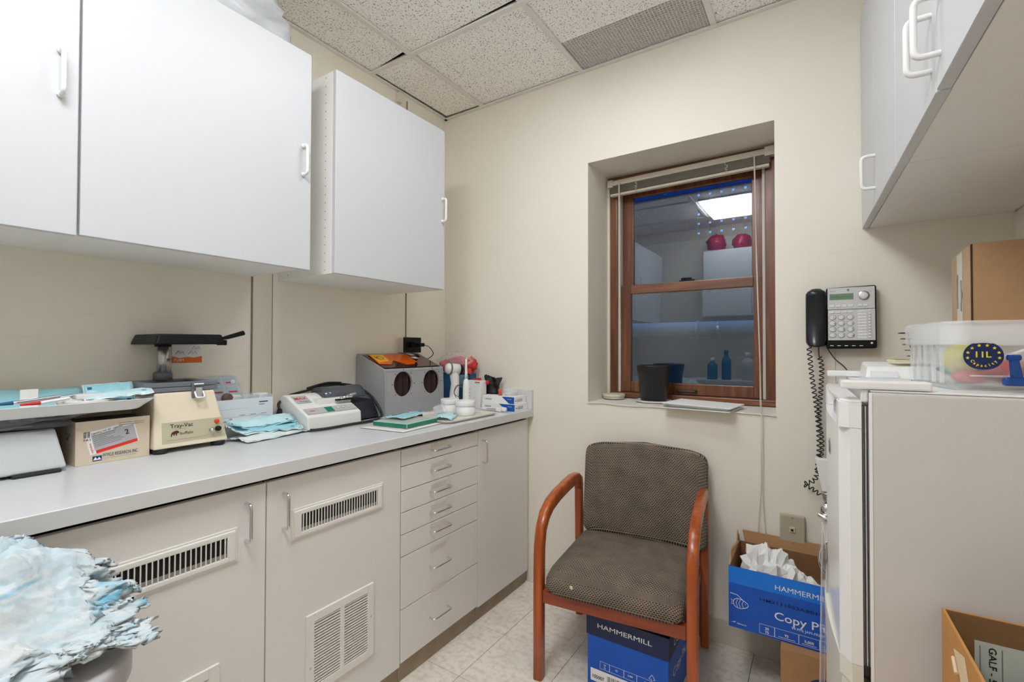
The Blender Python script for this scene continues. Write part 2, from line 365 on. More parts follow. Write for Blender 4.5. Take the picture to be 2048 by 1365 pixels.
# ceiling: slab, T-bar grid, lay-in tiles
ce = struct('ceiling', MB().box((XL-0.1, YB-0.1, 2.66), (0.8, 2.5, 2.76)), 'plenum', label='suspended ceiling of fissured mineral tiles in a metal grid')
GX = [XL, -1.586, -0.976, -0.366, 0.244, 0.63]; GY = [YB, -0.275, 0.335, 0.945, 1.555, YF]
for x in GX[1:-1]: MB().box((x-.012, YB, ZC), (x+.012, YF, ZC+.008), .001, 1).build('grid_bar', 'grid_metal', ce)
for y in GY[1:-1]: MB().box((XL, y-.0125, ZC-.0005), (XR(y), y+.0125, ZC+.0075), .001, 1).build('grid_bar', 'grid_metal', ce)
MB().box((XL, YB, ZC-.001), (XL+.02, YF, ZC+.006), .001, 1).build('wall_angle', 'grid_metal', ce)
MB().box((XL, YF-.02, ZC-.001), (0.6, YF, ZC+.006), .001, 1).build('wall_angle', 'grid_metal', ce)
MB().box((0.5, YB, ZC-.001), (0.66, YF, ZC+.004), .001, 1).build('wall_angle', 'grid_metal', ce)
LIGHTS = [(2, 3), (2, 1)]
for i in range(5):
    for j in range(5):
        x0, x1, y0, y1 = GX[i], GX[i+1], GY[j], GY[j+1]
        if (i, j) in LIGHTS: continue
        if (i, j) == (2, 4): y1 = 1.872
        g = .0165 if i or j < 3 else .012
        a = [(x0+.004, y0+.004), (x1-.004, y0+.004), (x1-.004, y1-.004), (x0+.004, y1-.004)]
        if (i, j) == (0, 3): a[2] = (x1-.004, y1-.030)           # a tile that does not quite fill its bay
        if (i, j) == (0, 4): a = [(x0+.022, y0+.004), (x1-.004, y0+.004), (x1-.004, y1-.024), (x0+.032, y1-.030)]
        if (i, j) == (1, 3): a[2] = (x1-.004, y1-.024)
        MB().prism([(p[0], p[1], ZC+.0095) for p in a], (0, 0, .016)).build('ceiling_tile', 'ceiling_tile', ce)
# egg-crate return grille lying beside the cut tile
eg = thing('air_grille', 'grey egg-crate return air grille in the ceiling above the window', 'grille', (-0.671, 1.99, ZC+.009))
xa, xb, ya, yb = -0.968, -0.374, 1.868, 2.108
bars = [MB().box((xa, y-.0008, ZC+.0085), (xb, y+.0008, ZC+.0195)) for y in [ya+(yb-ya)*k/18 for k in range(19)]]
mat('eggcrate', (0.80, 0.77, 0.73), 0.5)
for q in bars: q.build('louvre', 'eggcrate', eg)
for k in range(45):
    x = xa+(xb-xa)*k/44; MB().box((x-.0008, ya, ZC+.009), (x+.0008, yb, ZC+.019)).build('louvre', 'eggcrate', eg)
# ceiling lights
for nm_, k_ in (('lens', 0.42), ('lens_rear', 1.06)): mat(nm_, (0.94, 0.975, 1.0), 0.4, emit=LAMP*k_)
for (i, j), lab in zip(LIGHTS, ('square recessed ceiling light panel nearest the window wall', 'square recessed ceiling light panel above the photographer')):
    x0, x1, y0, y1 = GX[i]+.012, GX[i+1]-.012, GY[j]+.012, GY[j+1]-.012
    t = thing('ceiling_light', lab, 'light', ((x0+x1)/2, (y0+y1)/2, ZC), group='recessed ceiling lights')
    f = MB()
    for a, b_ in (((x0, y0), (x1, y0+.02)), ((x0, y1-.02), (x1, y1)), ((x0, y0+.02), (x0+.02, y1-.02)), ((x1-.02, y0+.02), (x1, y1-.02))):
        f.box((a[0], a[1], ZC+.0085), (b_[0], b_[1], ZC+.05))
    f.build('frame', 'white_plastic', t)
    MB().hexa([(x0+.075, y0+.075, ZC-(.016 if j == 3 else .060)), (x1-.075, y0+.075, ZC-(.016 if j == 3 else .060)), (x1-.075, y1-.075, ZC-(.016 if j == 3 else .060)), (x0+.075, y1-.075, ZC-(.016 if j == 3 else .060))], [(x0+.021, y0+.021, ZC+.014), (x1-.021, y0+.021, ZC+.014), (x1-.021, y1-.021, ZC+.014), (x0+.021, y1-.021, ZC+.014)], .006, 2).build('lens', 'lens' if j == 3 else 'lens_rear', t)
# small painted clip high on the left wall
single('wall_clip', MB().prism([(XL, 1.722, 2.52), (XL, 1.728, 2.573), (XL, 1.765, 2.573), (XL, 1.752, 2.52)], (.028, 0, 0), .002), 'trim_cream', 'small cream clip where the left wall meets the ceiling', 'clip')

# ================================================================== WINDOW
w1 = thing('window_1', 'brown wooden double-hung window in the deep wall recess', None, (-0.547, 2.43, WZ0), kind='structure')
def wpart(name, a, b_, m, bev=.003, parent=None): return MB().box(a, b_, bev).build(name, m, parent or w1)
mat('sill_paint', (0.74, 0.72, 0.66), 0.5, var=0.12, scale=22, bump=0.4, bscale=30)
MB().grid(lambda u, v: (WX0+.0005+(WX1-WX0-.001)*u, YF-.007+.27*v, WZ0+.002+.0035*noise.noise((u*9, v*5, 1.3))*(1 if v > .05 else 1.6)), 40, 10, False, .0045).build('window_sill', 'sill_paint', w1)
wpart('caulk_strip', (WX0, 2.372, WZ0+.002), (WX0+.014, 2.40, 2.115), 'trim_cream')
wpart('caulk_strip', (WX1-.008, 2.376, WZ0+.002), (WX1, 2.40, 2.09), 'trim_cream')
wpart('jamb', (WX0+.012, 2.385, .972), (-.897, 2.468, 2.12), 'wood_win_z'); wpart('jamb', (-.203, 2.385, .972), (WX1-.006, 2.468, 2.12), 'wood_win_z')
wpart('head', (WX0, 2.385, 2.085), (WX1, 2.468, WZ1), 'wood_win_x'); wpart('stool', (WX0+.014, 2.372, .962), (WX1-.006, 2.468, .990), 'wood_win_x', .005)
mat('liner', (0.62, 0.60, 0.56), 0.4)
wpart('jamb_liner', (-.897, 2.40, .99), (-.884, 2.468, 2.085), 'liner'); wpart('jamb_liner', (-.216, 2.40, .99), (-.203, 2.468, 2.085), 'liner')
us = MB()
us.box((-.884, 2.437, 1.50), (-.826, 2.464, 2.085), .003); us.box((-.262, 2.437, 1.50), (-.216, 2.464, 2.085), .003)
us.box((-.826, 2.437, 2.022), (-.262, 2.464, 2.085), .003); us.box((-.826, 2.437, 1.50), (-.262, 2.464, 1.545), .003)
uso = us.build('upper_sash', 'wood_win_z', w1)
MB().box((-.828, 2.449, 1.54), (-.260, 2.453, 2.026)).build('pane', 'pane_glass', uso)
lsash = MB()
lsash.box((-.882, 2.405, .992), (-.830, 2.434, 1.552), .003); lsash.box((-.253, 2.405, .992), (-.217, 2.434, 1.552), .003)
lso = lsash.build('lower_sash', 'wood_win_z', w1)
MB().box((-.830, 2.4055, 1.506), (-.253, 2.4335, 1.552), .003).build('meeting_rail', 'wood_win_x', lso)
MB().box((-.830, 2.4055, .992), (-.253, 2.4335, 1.046), .003).build('bottom_rail', 'wood_win_z', lso)
MB().box((-.832, 2.418, 1.042), (-.251, 2.422, 1.510)).build('pane', 'pane_glass', lso)
lk = MB().box((-.585, 2.41, 1.552), (-.515, 2.432, 1.559), .002); lk.cyl((-.565, 2.42, 1.559), .012, .012); lk.box((-.57, 2.414, 1.563), (-.525, 2.424, 1.572), .003)
lk.build('sash_lock', 'black_plastic', w1)
MB().tube(fillet([(-.590, 2.404, 1.012), (-.590, 2.388, 1.010), (-.505, 2.388, 1.010), (-.505, 2.404, 1.012)], .008), .006, 8).build('sash_lift', mat('bronze', (0.07, 0.05, 0.04), 0.4, 0.6), w1)
# raised mini blind
bl = thing('window_blind', 'raised taupe mini blind bunched at the window top', 'blind', (-0.55, 2.36, 2.02))
mat('blind_rail', (0.60, 0.55, 0.45), 0.45); mat('blind_slat', (0.30, 0.265, 0.21), 0.4)
def tilt(x, z): return z + (x+.55)*0.012
def bbox(x0, x1, y0, y1, z0, z1, bev=.002):
    return MB().hexa([(x0, y0, tilt(x0, z0)), (x1, y0, tilt(x1, z0)), (x1, y1, tilt(x1, z0)), (x0, y1, tilt(x0, z0))], [(x0, y0, tilt(x0, z1)), (x1, y0, tilt(x1, z1)), (x1, y1, tilt(x1, z1)), (x0, y1, tilt(x0, z1))], bev)
bbox(-.925, -.17, 2.345, 2.372, 2.078, 2.104).build('head_rail', 'blind_rail', bl)
bbox(-.934, -.905, 2.340, 2.376, 2.070, 2.108).build('bracket', 'blind_rail', bl); bbox(-.20, -.162, 2.340, 2.376, 2.070, 2.110).build('bracket', 'blind_rail', bl)
for k in range(12):
    z = 2.0395+k*.0031; dx = random.uniform(-.003, .003); dy = random.uniform(-.0015, .0015)
    bbox(-.922+dx, -.178+dx, 2.346+dy, 2.371+dy, z, z+.0011, 0).build('slat', 'blind_slat', bl)
bbox(-.920, -.182, 2.347, 2.371, 2.024, 2.0365).build('bottom_rail', 'blind_rail', bl)
for x in (-.78, -.355):
    pts = [(x+random.uniform(-.008, .008), 2.3425+random.uniform(-.003, .0015), tilt(x, 2.02+.055*k/26)) for k in range(27)]
    MB().tube(pts, .0014, 5).build('ladder_cord', mat('cord_cream', (0.66, 0.62, 0.54), 0.7), bl)
MB().tube([(-.868, 2.3385, 2.08), (-.866, 2.3385, 1.372)], .0045, 6).build('tilt_wand', 'blind_rail', bl)
MB().tube([(-.238, 2.337, 2.085), (-.234, 2.337, 1.6), (-.222, 2.335, 1.15), (-.218, 2.30, .972), (-.209, 2.20, .964), (-.200, 2.118, .9635), (-.1975, 2.108, .955), (-.197, 2.112, .80), (-.199, 2.114, .66), (-.207, 2.112, .55), (-.214, 2.112, .44)], .0016, 6).build('lift_cord', 'cord_cream', bl)
MB().tube([(-.242, 2.3375, 2.085), (-.231, 2.3375, 1.6), (-.2195, 2.335, 1.1), (-.214, 2.30, .973), (-.204, 2.20, .965), (-.196, 2.117, .964), (-.1935, 2.1075, .955), (-.192, 2.113, .75), (-.193, 2.114, .62), (-.187, 2.112, .53), (-.181, 2.112, .44)], .0014, 6).build('lift_cord', 'cord_cream', bl)
# outside: area wall, insulated pipe, lattice under a dusky sky
mat('outer_wall', (0.085, 0.09, 0.092), 0.9, var=0.25, scale=6)
ow = MB().box((-3.5, 3.45, -0.2), (2.5, 3.6, 1.98)); struct('wall_outside', ow, 'outer_wall', label='dark concrete area wall outside the window')
struct('ground_outside', MB().box((-3.5, 2.48, -0.2), (2.5, 3.45, 0.3)), 'outer_wall', label='dark area floor outside the window')
pp = thing('insulated_pipe', 'pale insulated pipe running across outside the window', 'pipe', (-0.7, 3.0, 1.30))
MB().tube([(-3.2, 3.0, 1.34), (2.2, 3.0, 1.34)], .042, 20).build('insulation', mat('pipe_wrap', (0.42, 0.46, 0.50), 0.6, var=0.2, scale=60, bump=0.5), pp)
for x in (-.62, -.50): MB().tube([(x-.006, 3.0, 1.34), (x+.006, 3.0, 1.34)], .046, 20).build('band', 'chrome_dull', pp)
for x in (-2.6, 1.6): MB().tube([(x, 3.0, 1.37), (x, 3.0, 1.42), (x, 3.46, 1.42)], .01, 6).build('hanger', 'chrome_dull', pp)
la = thing('lattice_screen', 'dark lattice screen with sky showing through, outside above the window', 'screen', (-0.5, 3.5, 1.981))
mat('lattice', (0.03, 0.04, 0.06), 0.8)
for k in range(13):
    x = -.78+k*.075; MB().box((x, 3.50, 1.981), (x+.058, 3.515, 2.34)).build('slat', 'lattice', la)
for k in range(5):
    z = 1.981+k*.068; MB().box((-.78, 3.516, z), (.22, 3.53, z+.051)).build('slat', 'lattice', la)

MB().box((-1.9, 3.50, 1.981), (-.781, 3.53, 2.34)).build('board', 'lattice', la); MB().box((.221, 3.50, 1.981), (1.5, 3.53, 2.34)).build('board', 'lattice', la)
single('blue_tarp', MB().grid(lambda u, v: (-1.9+3.4*u, 3.565+.02*noise.noise((u*14, v*4, 2)), 2.335+.75*v+.012*noise.noise((u*20, 1, v*3))), 60, 6, True, .003), mat('tarp_blue', (.03, .17, .60), .5, var=.5, scale=8), 'blue tarpaulin stretched above the lattice outside the window', 'tarp', loc=(-.2, 3.565, 2.32))

# ================================================================== WALL CABINETS, LEFT
AX, CX = -1.497, -1.5175          # door front, carcass front
def carcass(x0, x1, y0, y1, z0, z1, t=.016):
    m = MB(); m.box((x0, y0, z0), (x1, y0+t, z1), .0008, 1); m.box((x0, y1-t, z0), (x1, y1, z1), .0008, 1)
    m.box((x0, y0+t, z0), (x1, y1-t, z0+t), .0008, 1); m.box((x0, y0+t, z1-t), (x1, y1-t, z1), .0008, 1); m.box((x0, y0+t, z0+t), (x0+.006, y1-t, z1-t)); return m
def wall_cab(label, y0, y1, z0, z1, doors, handles):
    t = thing('wall_cabinet', label, 'cabinet', (XL, (y0+y1)/2, z0), group='white wall cabinets over the worktop')
    carcass(XL+.001, CX, y0, y1, z0, z1).build('body', 'carcass', t)
    for (d0, d1, dz0, dz1), (hy, hz0, hz1) in zip(doors, handles):
        d = MB().box((CX+.0015, d0, dz0), (AX, d1, dz1), .0012, 1).build('door', 'laminate', t)
        if hy is None: continue
        h = pull((AX, hy, hz0+.006), (AX, hy, hz1-.006), (.026, 0, 0), .0052, .014)
        for z in (hz0+.006, hz1-.006): h.cyl((AX, hy, z), .0075, .008, (1, 0, 0), 12)
        h.build('handle', 'white_handle', d)
    return t
wall_cab('white wall cabinet at the left edge of the photo', -0.50, 0.366, 1.500, 2.256, [(-.50, -.069, 1.490, 2.256), (-.065, .3685, 1.490, 2.256)], [(-.45, 1.811, 1.927), (.3355, 1.811, 1.927)])
wall_cab('wide white wall cabinet with a bag on its top', 0.386, 0.984, 1.500, 2.2544, [(.3743, .989, 1.4925, 2.2544)], [(.9585, 1.815, 1.926)])
wcB = wall_cab('white wall cabinet nearest the corner, with shelf-peg holes in its side', 1.0896, 1.6948, 1.4973, 2.2577, [(1.0896, 1.6948, 1.4973, 2.2577)], [(1.6755, 1.815, 1.932)])
ph = MB()
for k in range(24):
    z = 1.513+k*.0317; ph.cyl((-1.558, 1.0901, z), .0026, .0008, (0, -1, 0), 8)
ph.cyl((-1.80, 1.0901, 1.513), .0026, .0008, (0, -1, 0), 8)
ph.build('peg_holes', 'ink_grey', wcB)['kind'] = 'stuff'
# filler strip between the first two cabinets
MB().box((XL+.001, .3665, 1.5005), (CX-.002, .3855, 2.25)).build('filler_strip', 'carcass', tag(thing('cabinet_filler', 'narrow filler strip between the two left wall cabinets', 'filler', (XL, .376, 1.50))))
# plastic bag on top of the cabinet
def blob(c, r, n=24, m=14, amp=.15, f=3.0, seed=0.0, flat=None, crease=0):
    def fn(u, v):
        th, ph_ = 2*PI*u, PI*(v-.5); d = Vector((math.cos(th)*math.cos(ph_), math.sin(th)*math.cos(ph_), math.sin(ph_)))
        k = 1+amp*noise.fractal(d*f+Vector((seed, seed*1.7, 0)), 1.0, 2.0, 3)
        if crease: k -= crease*abs(noise.noise(d*f*1.9+Vector((seed, 5, 1))))
        p = Vector((c[0]+d.x*r[0]*k, c[1]+d.y*r[1]*k, c[2]+d.z*r[2]*k))
        if flat is not None and p.z < flat: p.z = flat
        return p
    return MB().grid(fn, n, m)
bg = thing('plastic_bag', 'crumpled white plastic bag stuffed on top of the wide wall cabinet', 'bag', (-1.66, .70, 2.2548))
blob((-1.66, .715, 2.36), (.13, .285, .155), 40, 26, .16, 3.0, 3.3, 2.2552, .22).build('bag_body', mat('bag_white', (0.62, 0.64, 0.67), 0.25, var=0.1, scale=18), bg)
blob((-1.60, .60, 2.45), (.04, .07, .03), 16, 10, .3, 4, 1.1).build('pink_contents', mat('pink', (0.55, 0.22, 0.26), 0.5), bg)

# ================================================================== BASE CABINETS AND WORKTOP
BX = -1.277; BC = BX-.019
wt = thing('worktop', 'long pale grey laminate worktop along the left wall', 'worktop', (-1.56, .8, .8635))
MB().box((XL+.001, -.50, .8655), (-1.2575, YF-.001, .9003), .001, 1).build('top', 'worktop', wt)
MB().box((-1.2572, -.50, .8635), (-1.2547, YF-.001, .8997), .0008, 1).build('front_edge', 'worktop_edge', wt)
MB().box((XL+.001, YF-.019, .9006), (-1.2560, YF-.001, 1.0015), .0012, 1).build('side_splash', 'worktop_edge', wt)
def base_cab(label, y0, y1):
    t = thing('base_cabinet', label, 'cabinet', (-1.57, (y0+y1)/2, 0), group='grey base cabinets under the worktop')
    b_ = MB(); b_.box((XL+.002, y0+.001, .066), (BC, y0+.017, .855)); b_.box((XL+.002, y1-.017, .066), (BC, y1-.001, .855)); b_.box((XL+.002, y0+.017, .066), (BC, y1-.017, .082)); b_.box((XL+.002, y0+.017, .082), (XL+.01, y1-.017, .855))
    b_.build('body', mat('carcass_dark', (0.10, 0.07, 0.045), 0.7), t)
    MB().box((-1.31, y0+.0007, 0), (-1.291, y1-.0007, .0655), .0008, 1).build('toe_kick', 'toe_kick', t)
    return t
def base_door(t, y0, y1, hy, z0=.066, z1=.848, hz=(.705, .811)):
    d = MB().box((BX-.018, y0, z0), (BX, y1, z1), .001, 1).build('door', 'laminate_grey', t)
    h = pull((BX, hy, hz[0]+.004), (BX, hy, hz[1]-.004), (.028, 0, 0), .0042, .012)
    h.build('handle', 'chrome', d); return d
def slot_vent(t, y0, y1, z0, z1, n):     # floor-register style grille with upright vanes
    x = BX; f = MB(); bw = (y1-y0)*.10; bh = (z1-z0)*.20; D = .010
    yi0, yi1, zi0, zi1 = y0+bw*.9, y1-bw*.75, z0+bh*1.1, z1-bh*1.1
    f.box((x, y0, z0), (x+D*.35, yi0, z1), .003); f.box((x, yi1, z0), (x+D*.35, y1, z1), .003); f.box((x, yi0-.004, z0), (x+D*.35, yi1+.004, zi0), .003); f.box((x, yi0-.004, zi1), (x+D*.35, yi1+.004, z1), .003)
    f.box((x, y0+.006, z0+.006), (x+D*.62, yi0, z1-.006), .003); f.box((x, yi1, z0+.006), (x+D*.62, y1-.006, z1-.006), .003); f.box((x, yi0-.003, z0+.006), (x+D*.62, yi1+.003, zi0), .003); f.box((x, yi0-.003, zi1), (x+D*.62, yi1+.003, z1-.006), .003)
    g = f.build('vent_grille', 'vent_white', t)
    MB().box((x+.0002, yi0-.001, zi0-.001), (x+.0006, yi1+.001, zi1+.001)).build('opening_shade', 'dark', g)  # near-black sheet on the door paints the shade behind the vanes
    MB().box((x+.0007, yi0, zi0), (x+.0035, yi1, zi0+.010)).build('damper', mat('damper', (0.26, 0.24, 0.22), 0.6, var=.3, scale=60), g)
    s = MB().box((x+.0036, -.0013, zi0-.002), (x+.0058, .0013, zi1+.002)); s0 = None
    for k in range(n):
        y = yi0+(yi1-yi0)*(k+.5)/n
        if s0 is None: s.v = [p+Vector((0, y, 0)) for p in s.v]; s0 = s.build('vane', 'vent_white', g); yb0 = y
        else: copies(s0, g, [(0, y-yb0, 0)])
    return g
def louvre_vent(t, y0, y1, z0, z1, n):
    x = BX; f = MB(); bw = .026; ym = (y0+y1)/2
    for a, b_ in (((y0, z0), (y0+bw, z1)), ((y1-bw, z0), (y1, z1)), ((y0+bw-.001, z0), (y1-bw+.001, z0+bw)), ((y0+bw-.001, z1-bw), (y1-bw+.001, z1)), ((ym-.008, z0+bw-.001), (ym+.008, z1-bw+.001))):
        f.box((x, a[0], a[1]), (x+.007, b_[0], b_[1]), .0015, 1)
    g = f.build('vent_grille', 'vent_white', t)
    MB().box((x+.0001, y0+bw, z0+bw), (x+.0004, y1-bw, z1-bw)).build('opening_shade', 'dark', g)  # shade between the louvres is a near-black sheet on the door face
    for (a, b_) in ((y0+bw, ym-.008), (ym+.008, y1-bw)):
        s0 = None
        for k in range(n):
            z = z0+bw+(z1-z0-2*bw)*(k+.5)/n
            if s0 is None:
                q = MB().prism([(x+.0006, a, z+.0018), (x+.0058, a, z-.0014), (x+.0062, a, z+.0002), (x+.0010, a, z+.0030)], (0, b_-a, 0)); s0 = q.build('louvre', 'vent_white', g); zb = z
            else: copies(s0, g, [(0, 0, z-zb)])
    for (yy, zz) in ((y0+bw*.5, z0+.35*(z1-z0)), (y1-bw*.5, z0+.55*(z1-z0))): MB().cyl((x+.007, yy, zz), .003, .001, (1, 0, 0), 10).build('screw', 'chrome_dull', g)
u1 = base_cab('grey base cabinet with a slot vent, nearest the camera', 0.10, 0.717); base_door(u1, .105, .7155, .661)
slot_vent(u1, .292, .640, .662, .752, 26); louvre_vent(u1, .352, .598, .182, .425, 22)
u2 = base_cab('grey base cabinet with a slot vent above a double louvred grille', 0.7185, 1.2145); base_door(u2, .7190, 1.2125, .7655)
slot_vent(u2, .790, 1.129, .662, .752, 28); louvre_vent(u2, .838, 1.088, .182, .425, 22)
u3 = base_cab('grey drawer unit with seven drawers and wire pulls', 1.2150, 1.6750)
zs = [.848, .786, .696, .617, .5365, .4565, .266, .073]; hz = [.822, .744, .661, .580, .507, .368, .170]
for k in range(7):
    d = MB().box((BX-.018, 1.2165, zs[k+1]+.0018), (BX, 1.6735, zs[k]-.0012), .001, 1).build('drawer', 'laminate_grey', u3)
    h = MB().tube(fillet([(BX, 1.368, hz[k]), (BX+.026, 1.368, hz[k]-.002), (BX+.026, 1.470, hz[k]-.002), (BX, 1.470, hz[k])], .010), .0036, 10); h.build('pull', 'chrome', d)
    z = hz[k]+(.012 if k < 5 else .060 if k == 5 else .10)
    MB().box((BX, 1.372, z-.008), (BX+.0007, 1.462, z+.010)).build('label_tape', 'tape', d)
    if k in (1, 2): MB().box((BX+.0008, 1.382, z-.004), (BX+.0016, 1.425, z+.008)).build('torn_label', 'trim_cream', d)
u4 = base_cab('tall narrow grey base cabinet beside the window wall', 1.6755, 2.100); base_door(u4, 1.677, 2.098, 1.7055, hz=(.700, .807))
MB().box((BX-.016, 2.1005, .066), (BX-.012, YF-.001, .855)).build('scribe_strip', 'carcass', u4)

# ================================================================== REFLECTED SIDE OF THE ROOM (behind the camera)
bc = thing('wall_cabinet', 'white wall cabinet behind the photographer, mirrored in the window', 'cabinet', (-.60, YB, 1.56))
MB().box((-1.03, YB+.001, 1.56), (-.10, -.395, 2.25), .002).build('body', 'carcass', bc)
for a, b_ in ((-1.028, -.567), (-.563, -.102)): MB().box((a, -.394, 1.555), (b_, -.376, 2.25), .001, 1).build('door', 'laminate', bc)
for k, (x, z, lab) in enumerate(((-.93, 2.35, 'red plastic bag heaped on the cabinet behind, mirrored in the glass'), (-.68, 2.33, 'second red bag on that mirrored cabinet, beside a white tag'))):
    single('red_bag', blob((x, -.56, z), (.095, .13, .10), 24, 14, .25, 3, k*2.3, 2.2505, .2), mat('red_bag', (0.35, 0.02, 0.04), 0.3), lab, 'bag', group='red bags on the mirrored cabinet')
bt = thing('rear_counter', 'pale counter behind the photographer, mirrored in the window', 'counter', (-.75, YB, 0))
MB().box((-1.20, YB+.001, .862), (-.30, -.22, .90), .002).build('top', 'worktop', bt); MB().box((-1.18, YB+.002, 0), (-.32, -.25, .861)).build('base', 'laminate_grey', bt)
def bottle(x, y, z, r, h, m1, m2, lab):
    t = thing('bottle', lab, 'bottle', (x, y, z), group='bottles mirrored in the window')
    MB().lathe([(0, 0), (r, 0), (r, h*.62), (r*.85, h*.7), (r*.38, h*.8), (r*.38, h*.88), (0, h*.88)], (x, y, z), 20).build('body', m1, t)
    MB().cyl((x, y, z+h*.86), r*.46, h*.14, n=16).build('cap', m2, t)
mat('teal', (0.03, 0.16, 0.30), 0.3); mat('milky', (0.55, 0.57, 0.58), 0.4); mat('darkbox', (0.03, 0.035, 0.045), 0.5)
bottle(-.93, -.36, .901, .05, .22, 'teal', 'white_plastic', 'squat blue jar mirrored left in the lower pane'); bottle(-.80, -.38, .901, .045, .30, 'teal', 'teal', 'tall blue bottle mirrored in the lower pane'); bottle(-.60, -.38, .901, .06, .28, 'milky', 'white_plastic', 'big milky bottle mirrored at the right of the pane')

# ================================================================== ON THE WORKTOP
ZT = .9008
RY, UZ = (0, 1, 0), (0, 0, 1)
# --- pale grey bench instrument at the left edge
t = thing('bench_instrument', 'pale grey instrument housing under the loaded tray', 'instrument', (-1.74, .25, ZT))
MB().hexa([(-1.84, .10, .908), (-1.632, .10, .908), (-1.632, .392, .908), (-1.84, .392, .908)], [(-1.82, .11, 1.012), (-1.655, .11, 1.012), (-1.655, .372, 1.012), (-1.82, .372, 1.012)], .010, 3).build('housing', mat('inst_grey', (0.56, 0.585, 0.60), 0.35, var=.02), t)
for y in (.18, .335): MB().box((-1.70, y-.045, ZT), (-1.628, y+.045, .909), .004).build('foot', 'black_rubber', t)
MB().box((-1.83, .15, ZT), (-1.79, .36, .909), .003).build('foot', 'black_rubber', t)
# dark cushion wrapped in film
t = thing('wrapped_pad', 'dark pad wrapped in clear film between instrument and tray', 'pad', (-1.74, .25, 1.0125))
MB().grid(lambda u, v: (-1.83+.185*u+.012*math.sin(v*9), .09+.31*v, 1.0425-.016*abs(2*u-1)**3), 12, 12, True, .012).build('pad', mat('pad_dark', (0.05, 0.05, 0.06), 0.5), t)
def crump(c, sx, sy, h, n=20, amp=.3, f=18, seed=0.):
    return MB().grid(lambda u, v: (c[0]+sx*(u-.5), c[1]+sy*(v-.5), c[2]+h*max(0, (1-abs(2*u-1)**2.5)*(1-abs(2*v-1)**2.5))*(1+amp*noise.noise((u*f*.4+seed, v*f*.4, seed))) + .10*h*noise.noise((u*f+seed, v*f, 2.))), n, n)
wr_ = MB().grid(lambda u, v: (-1.645+.012*noise.noise((v*9, u*4, 1)), .10+.345*v-.04*u*v, 1.043-.028*u*(1-.75*v**3)+.004*noise.noise((v*22, u*6, 3))), 8, 30); wr_.build('film', 'grey_film', t)
# --- white tray carrying pouches
def tray(name, label, x0, x1, y0, y1, z, h, fl_, m, rz=0):
    t = thing(name, label, 'tray', ((x0+x1)/2, (y0+y1)/2, z)); r = .03
    def ring(k, zz, n=6):
        X0, X1, Y0, Y1 = x0+fl_-k, x1-fl_+k, y0+fl_-k, y1-fl_+k; o = []
        for (cx, cy, a) in ((X1-r, Y1-r, 0), (X0+r, Y1-r, 90), (X0+r, Y0+r, 180), (X1-r, Y0+r, 270)):
            for i in range(n+1):
                th = math.radians(a+90*i/n); o.append(Vector((cx+r*math.cos(th), cy+r*math.sin(th), zz)))
        return o
    rings = [ring(0, z), ring(.004, z+.002), ring(fl_*.9, z+h), ring(fl_, z+h), ring(fl_-.003, z+h+.001), ring(fl_*.85, z+h-.001), ring(.002, z+.004)]
    n = len(rings[0]); mb = MB(); vs = [p for R in rings for p in R]; fs = []
    for i in range(len(rings)-1):
        for k in range(n): fs.append((i*n+k, i*n+(k+1)%n, (i+1)*n+(k+1)%n, (i+1)*n+k))
    fs.append(list(range(n))[::-1]); fs.append([(len(rings)-1)*n+k for k in range(n)])
    mb.add(vs, fs); mb.build('tray_body', m, t); return t
tray('white_tray', 'white plastic tray heaped with blue pouches at the left', -1.865, -1.60, .02, .5825, 1.0445, .030, .035, 'tray_white')
TZ = 1.0487
def pouch(label, c, w, l, rz, tiltx=0., tilty=0., arch=.0, seed=0., mats=('pouch_blue', 'pouch_paper'), group='blue sterilisation pouches', name='sterilisation_pouch', lift=0., cr=1.0):
    M = Matrix.Translation(Vector(c)) @ Matrix.Rotation(rz, 4, 'Z') @ Matrix.Rotation(tilty, 4, 'Y') @ Matrix.Rotation(tiltx, 4, 'X')
    t = thing(name, label, 'pouch', c, 0, group)
    def hgt(u, v): return arch*(1-(2*u-1)**2) + cr*.004*noise.noise((u*4+seed, v*4, seed)) + cr*.0035*noise.noise((u*11+seed, v*9, seed)) + (.022*max(0, (.16-v)/.16)*u*(cr > 2))
    lo = min((M @ Vector((w*(i/8-.5), l*(j/8-.5), hgt(i/8, j/8)-.0015))).z for i in range(9) for j in range(9))
    dz = Vector((0, 0, c[2]-lo+lift))
    MB().grid(lambda u, v: M @ Vector((w*(u-.5), l*(v-.5), hgt(u, v)))+dz, 12, 16, True, .0008).build('paper_side', mats[1], t)
    MB().grid(lambda u, v: M @ Vector((w*.93*(u-.5), l*.95*(v-.5), hgt(.035+.93*u, .025+.95*v)+.0012+.003*math.sin(PI*u)*math.sin(PI*v)))+dz, 12, 16, True, .0006).build('film_side', mats[0], t)
    for (a, b_) in ((.2, .12), (.82, .86)):
        q = MB(); p = M @ Vector((w*(a-.5), l*(b_-.5), hgt(a, b_)+.0042)); q.box((-.003, -.005, 0), (.003, .005, .0004), M=Matrix.Translation(p+dz) @ M.to_3x3().to_4x4()); q.build('indicator_mark', mat('mark_blue', (0.01, 0.08, 0.22), .5), t)
    return t
pouch('long pale blue pouch lying along the back of the white tray', (-1.79, .34, TZ), .10, .26, 0, 0, .55, .006, 1.)
pouch('blue pouch at the far left of the white tray', (-1.74, .16, TZ), .09, .14, .2, 0, .15, .01, 2.)
pouch('square blue pouch standing upright on the white tray', (-1.735, .505, TZ), .070, .115, .05, .08, 1.15, .004, 3.)
pouch('white-backed pouch hanging over the right rim of the tray', (-1.665, .505, TZ+.0275), .10, .15, -.2, .09, 0, .008, 4., ('pouch_pale', 'paper_white'))
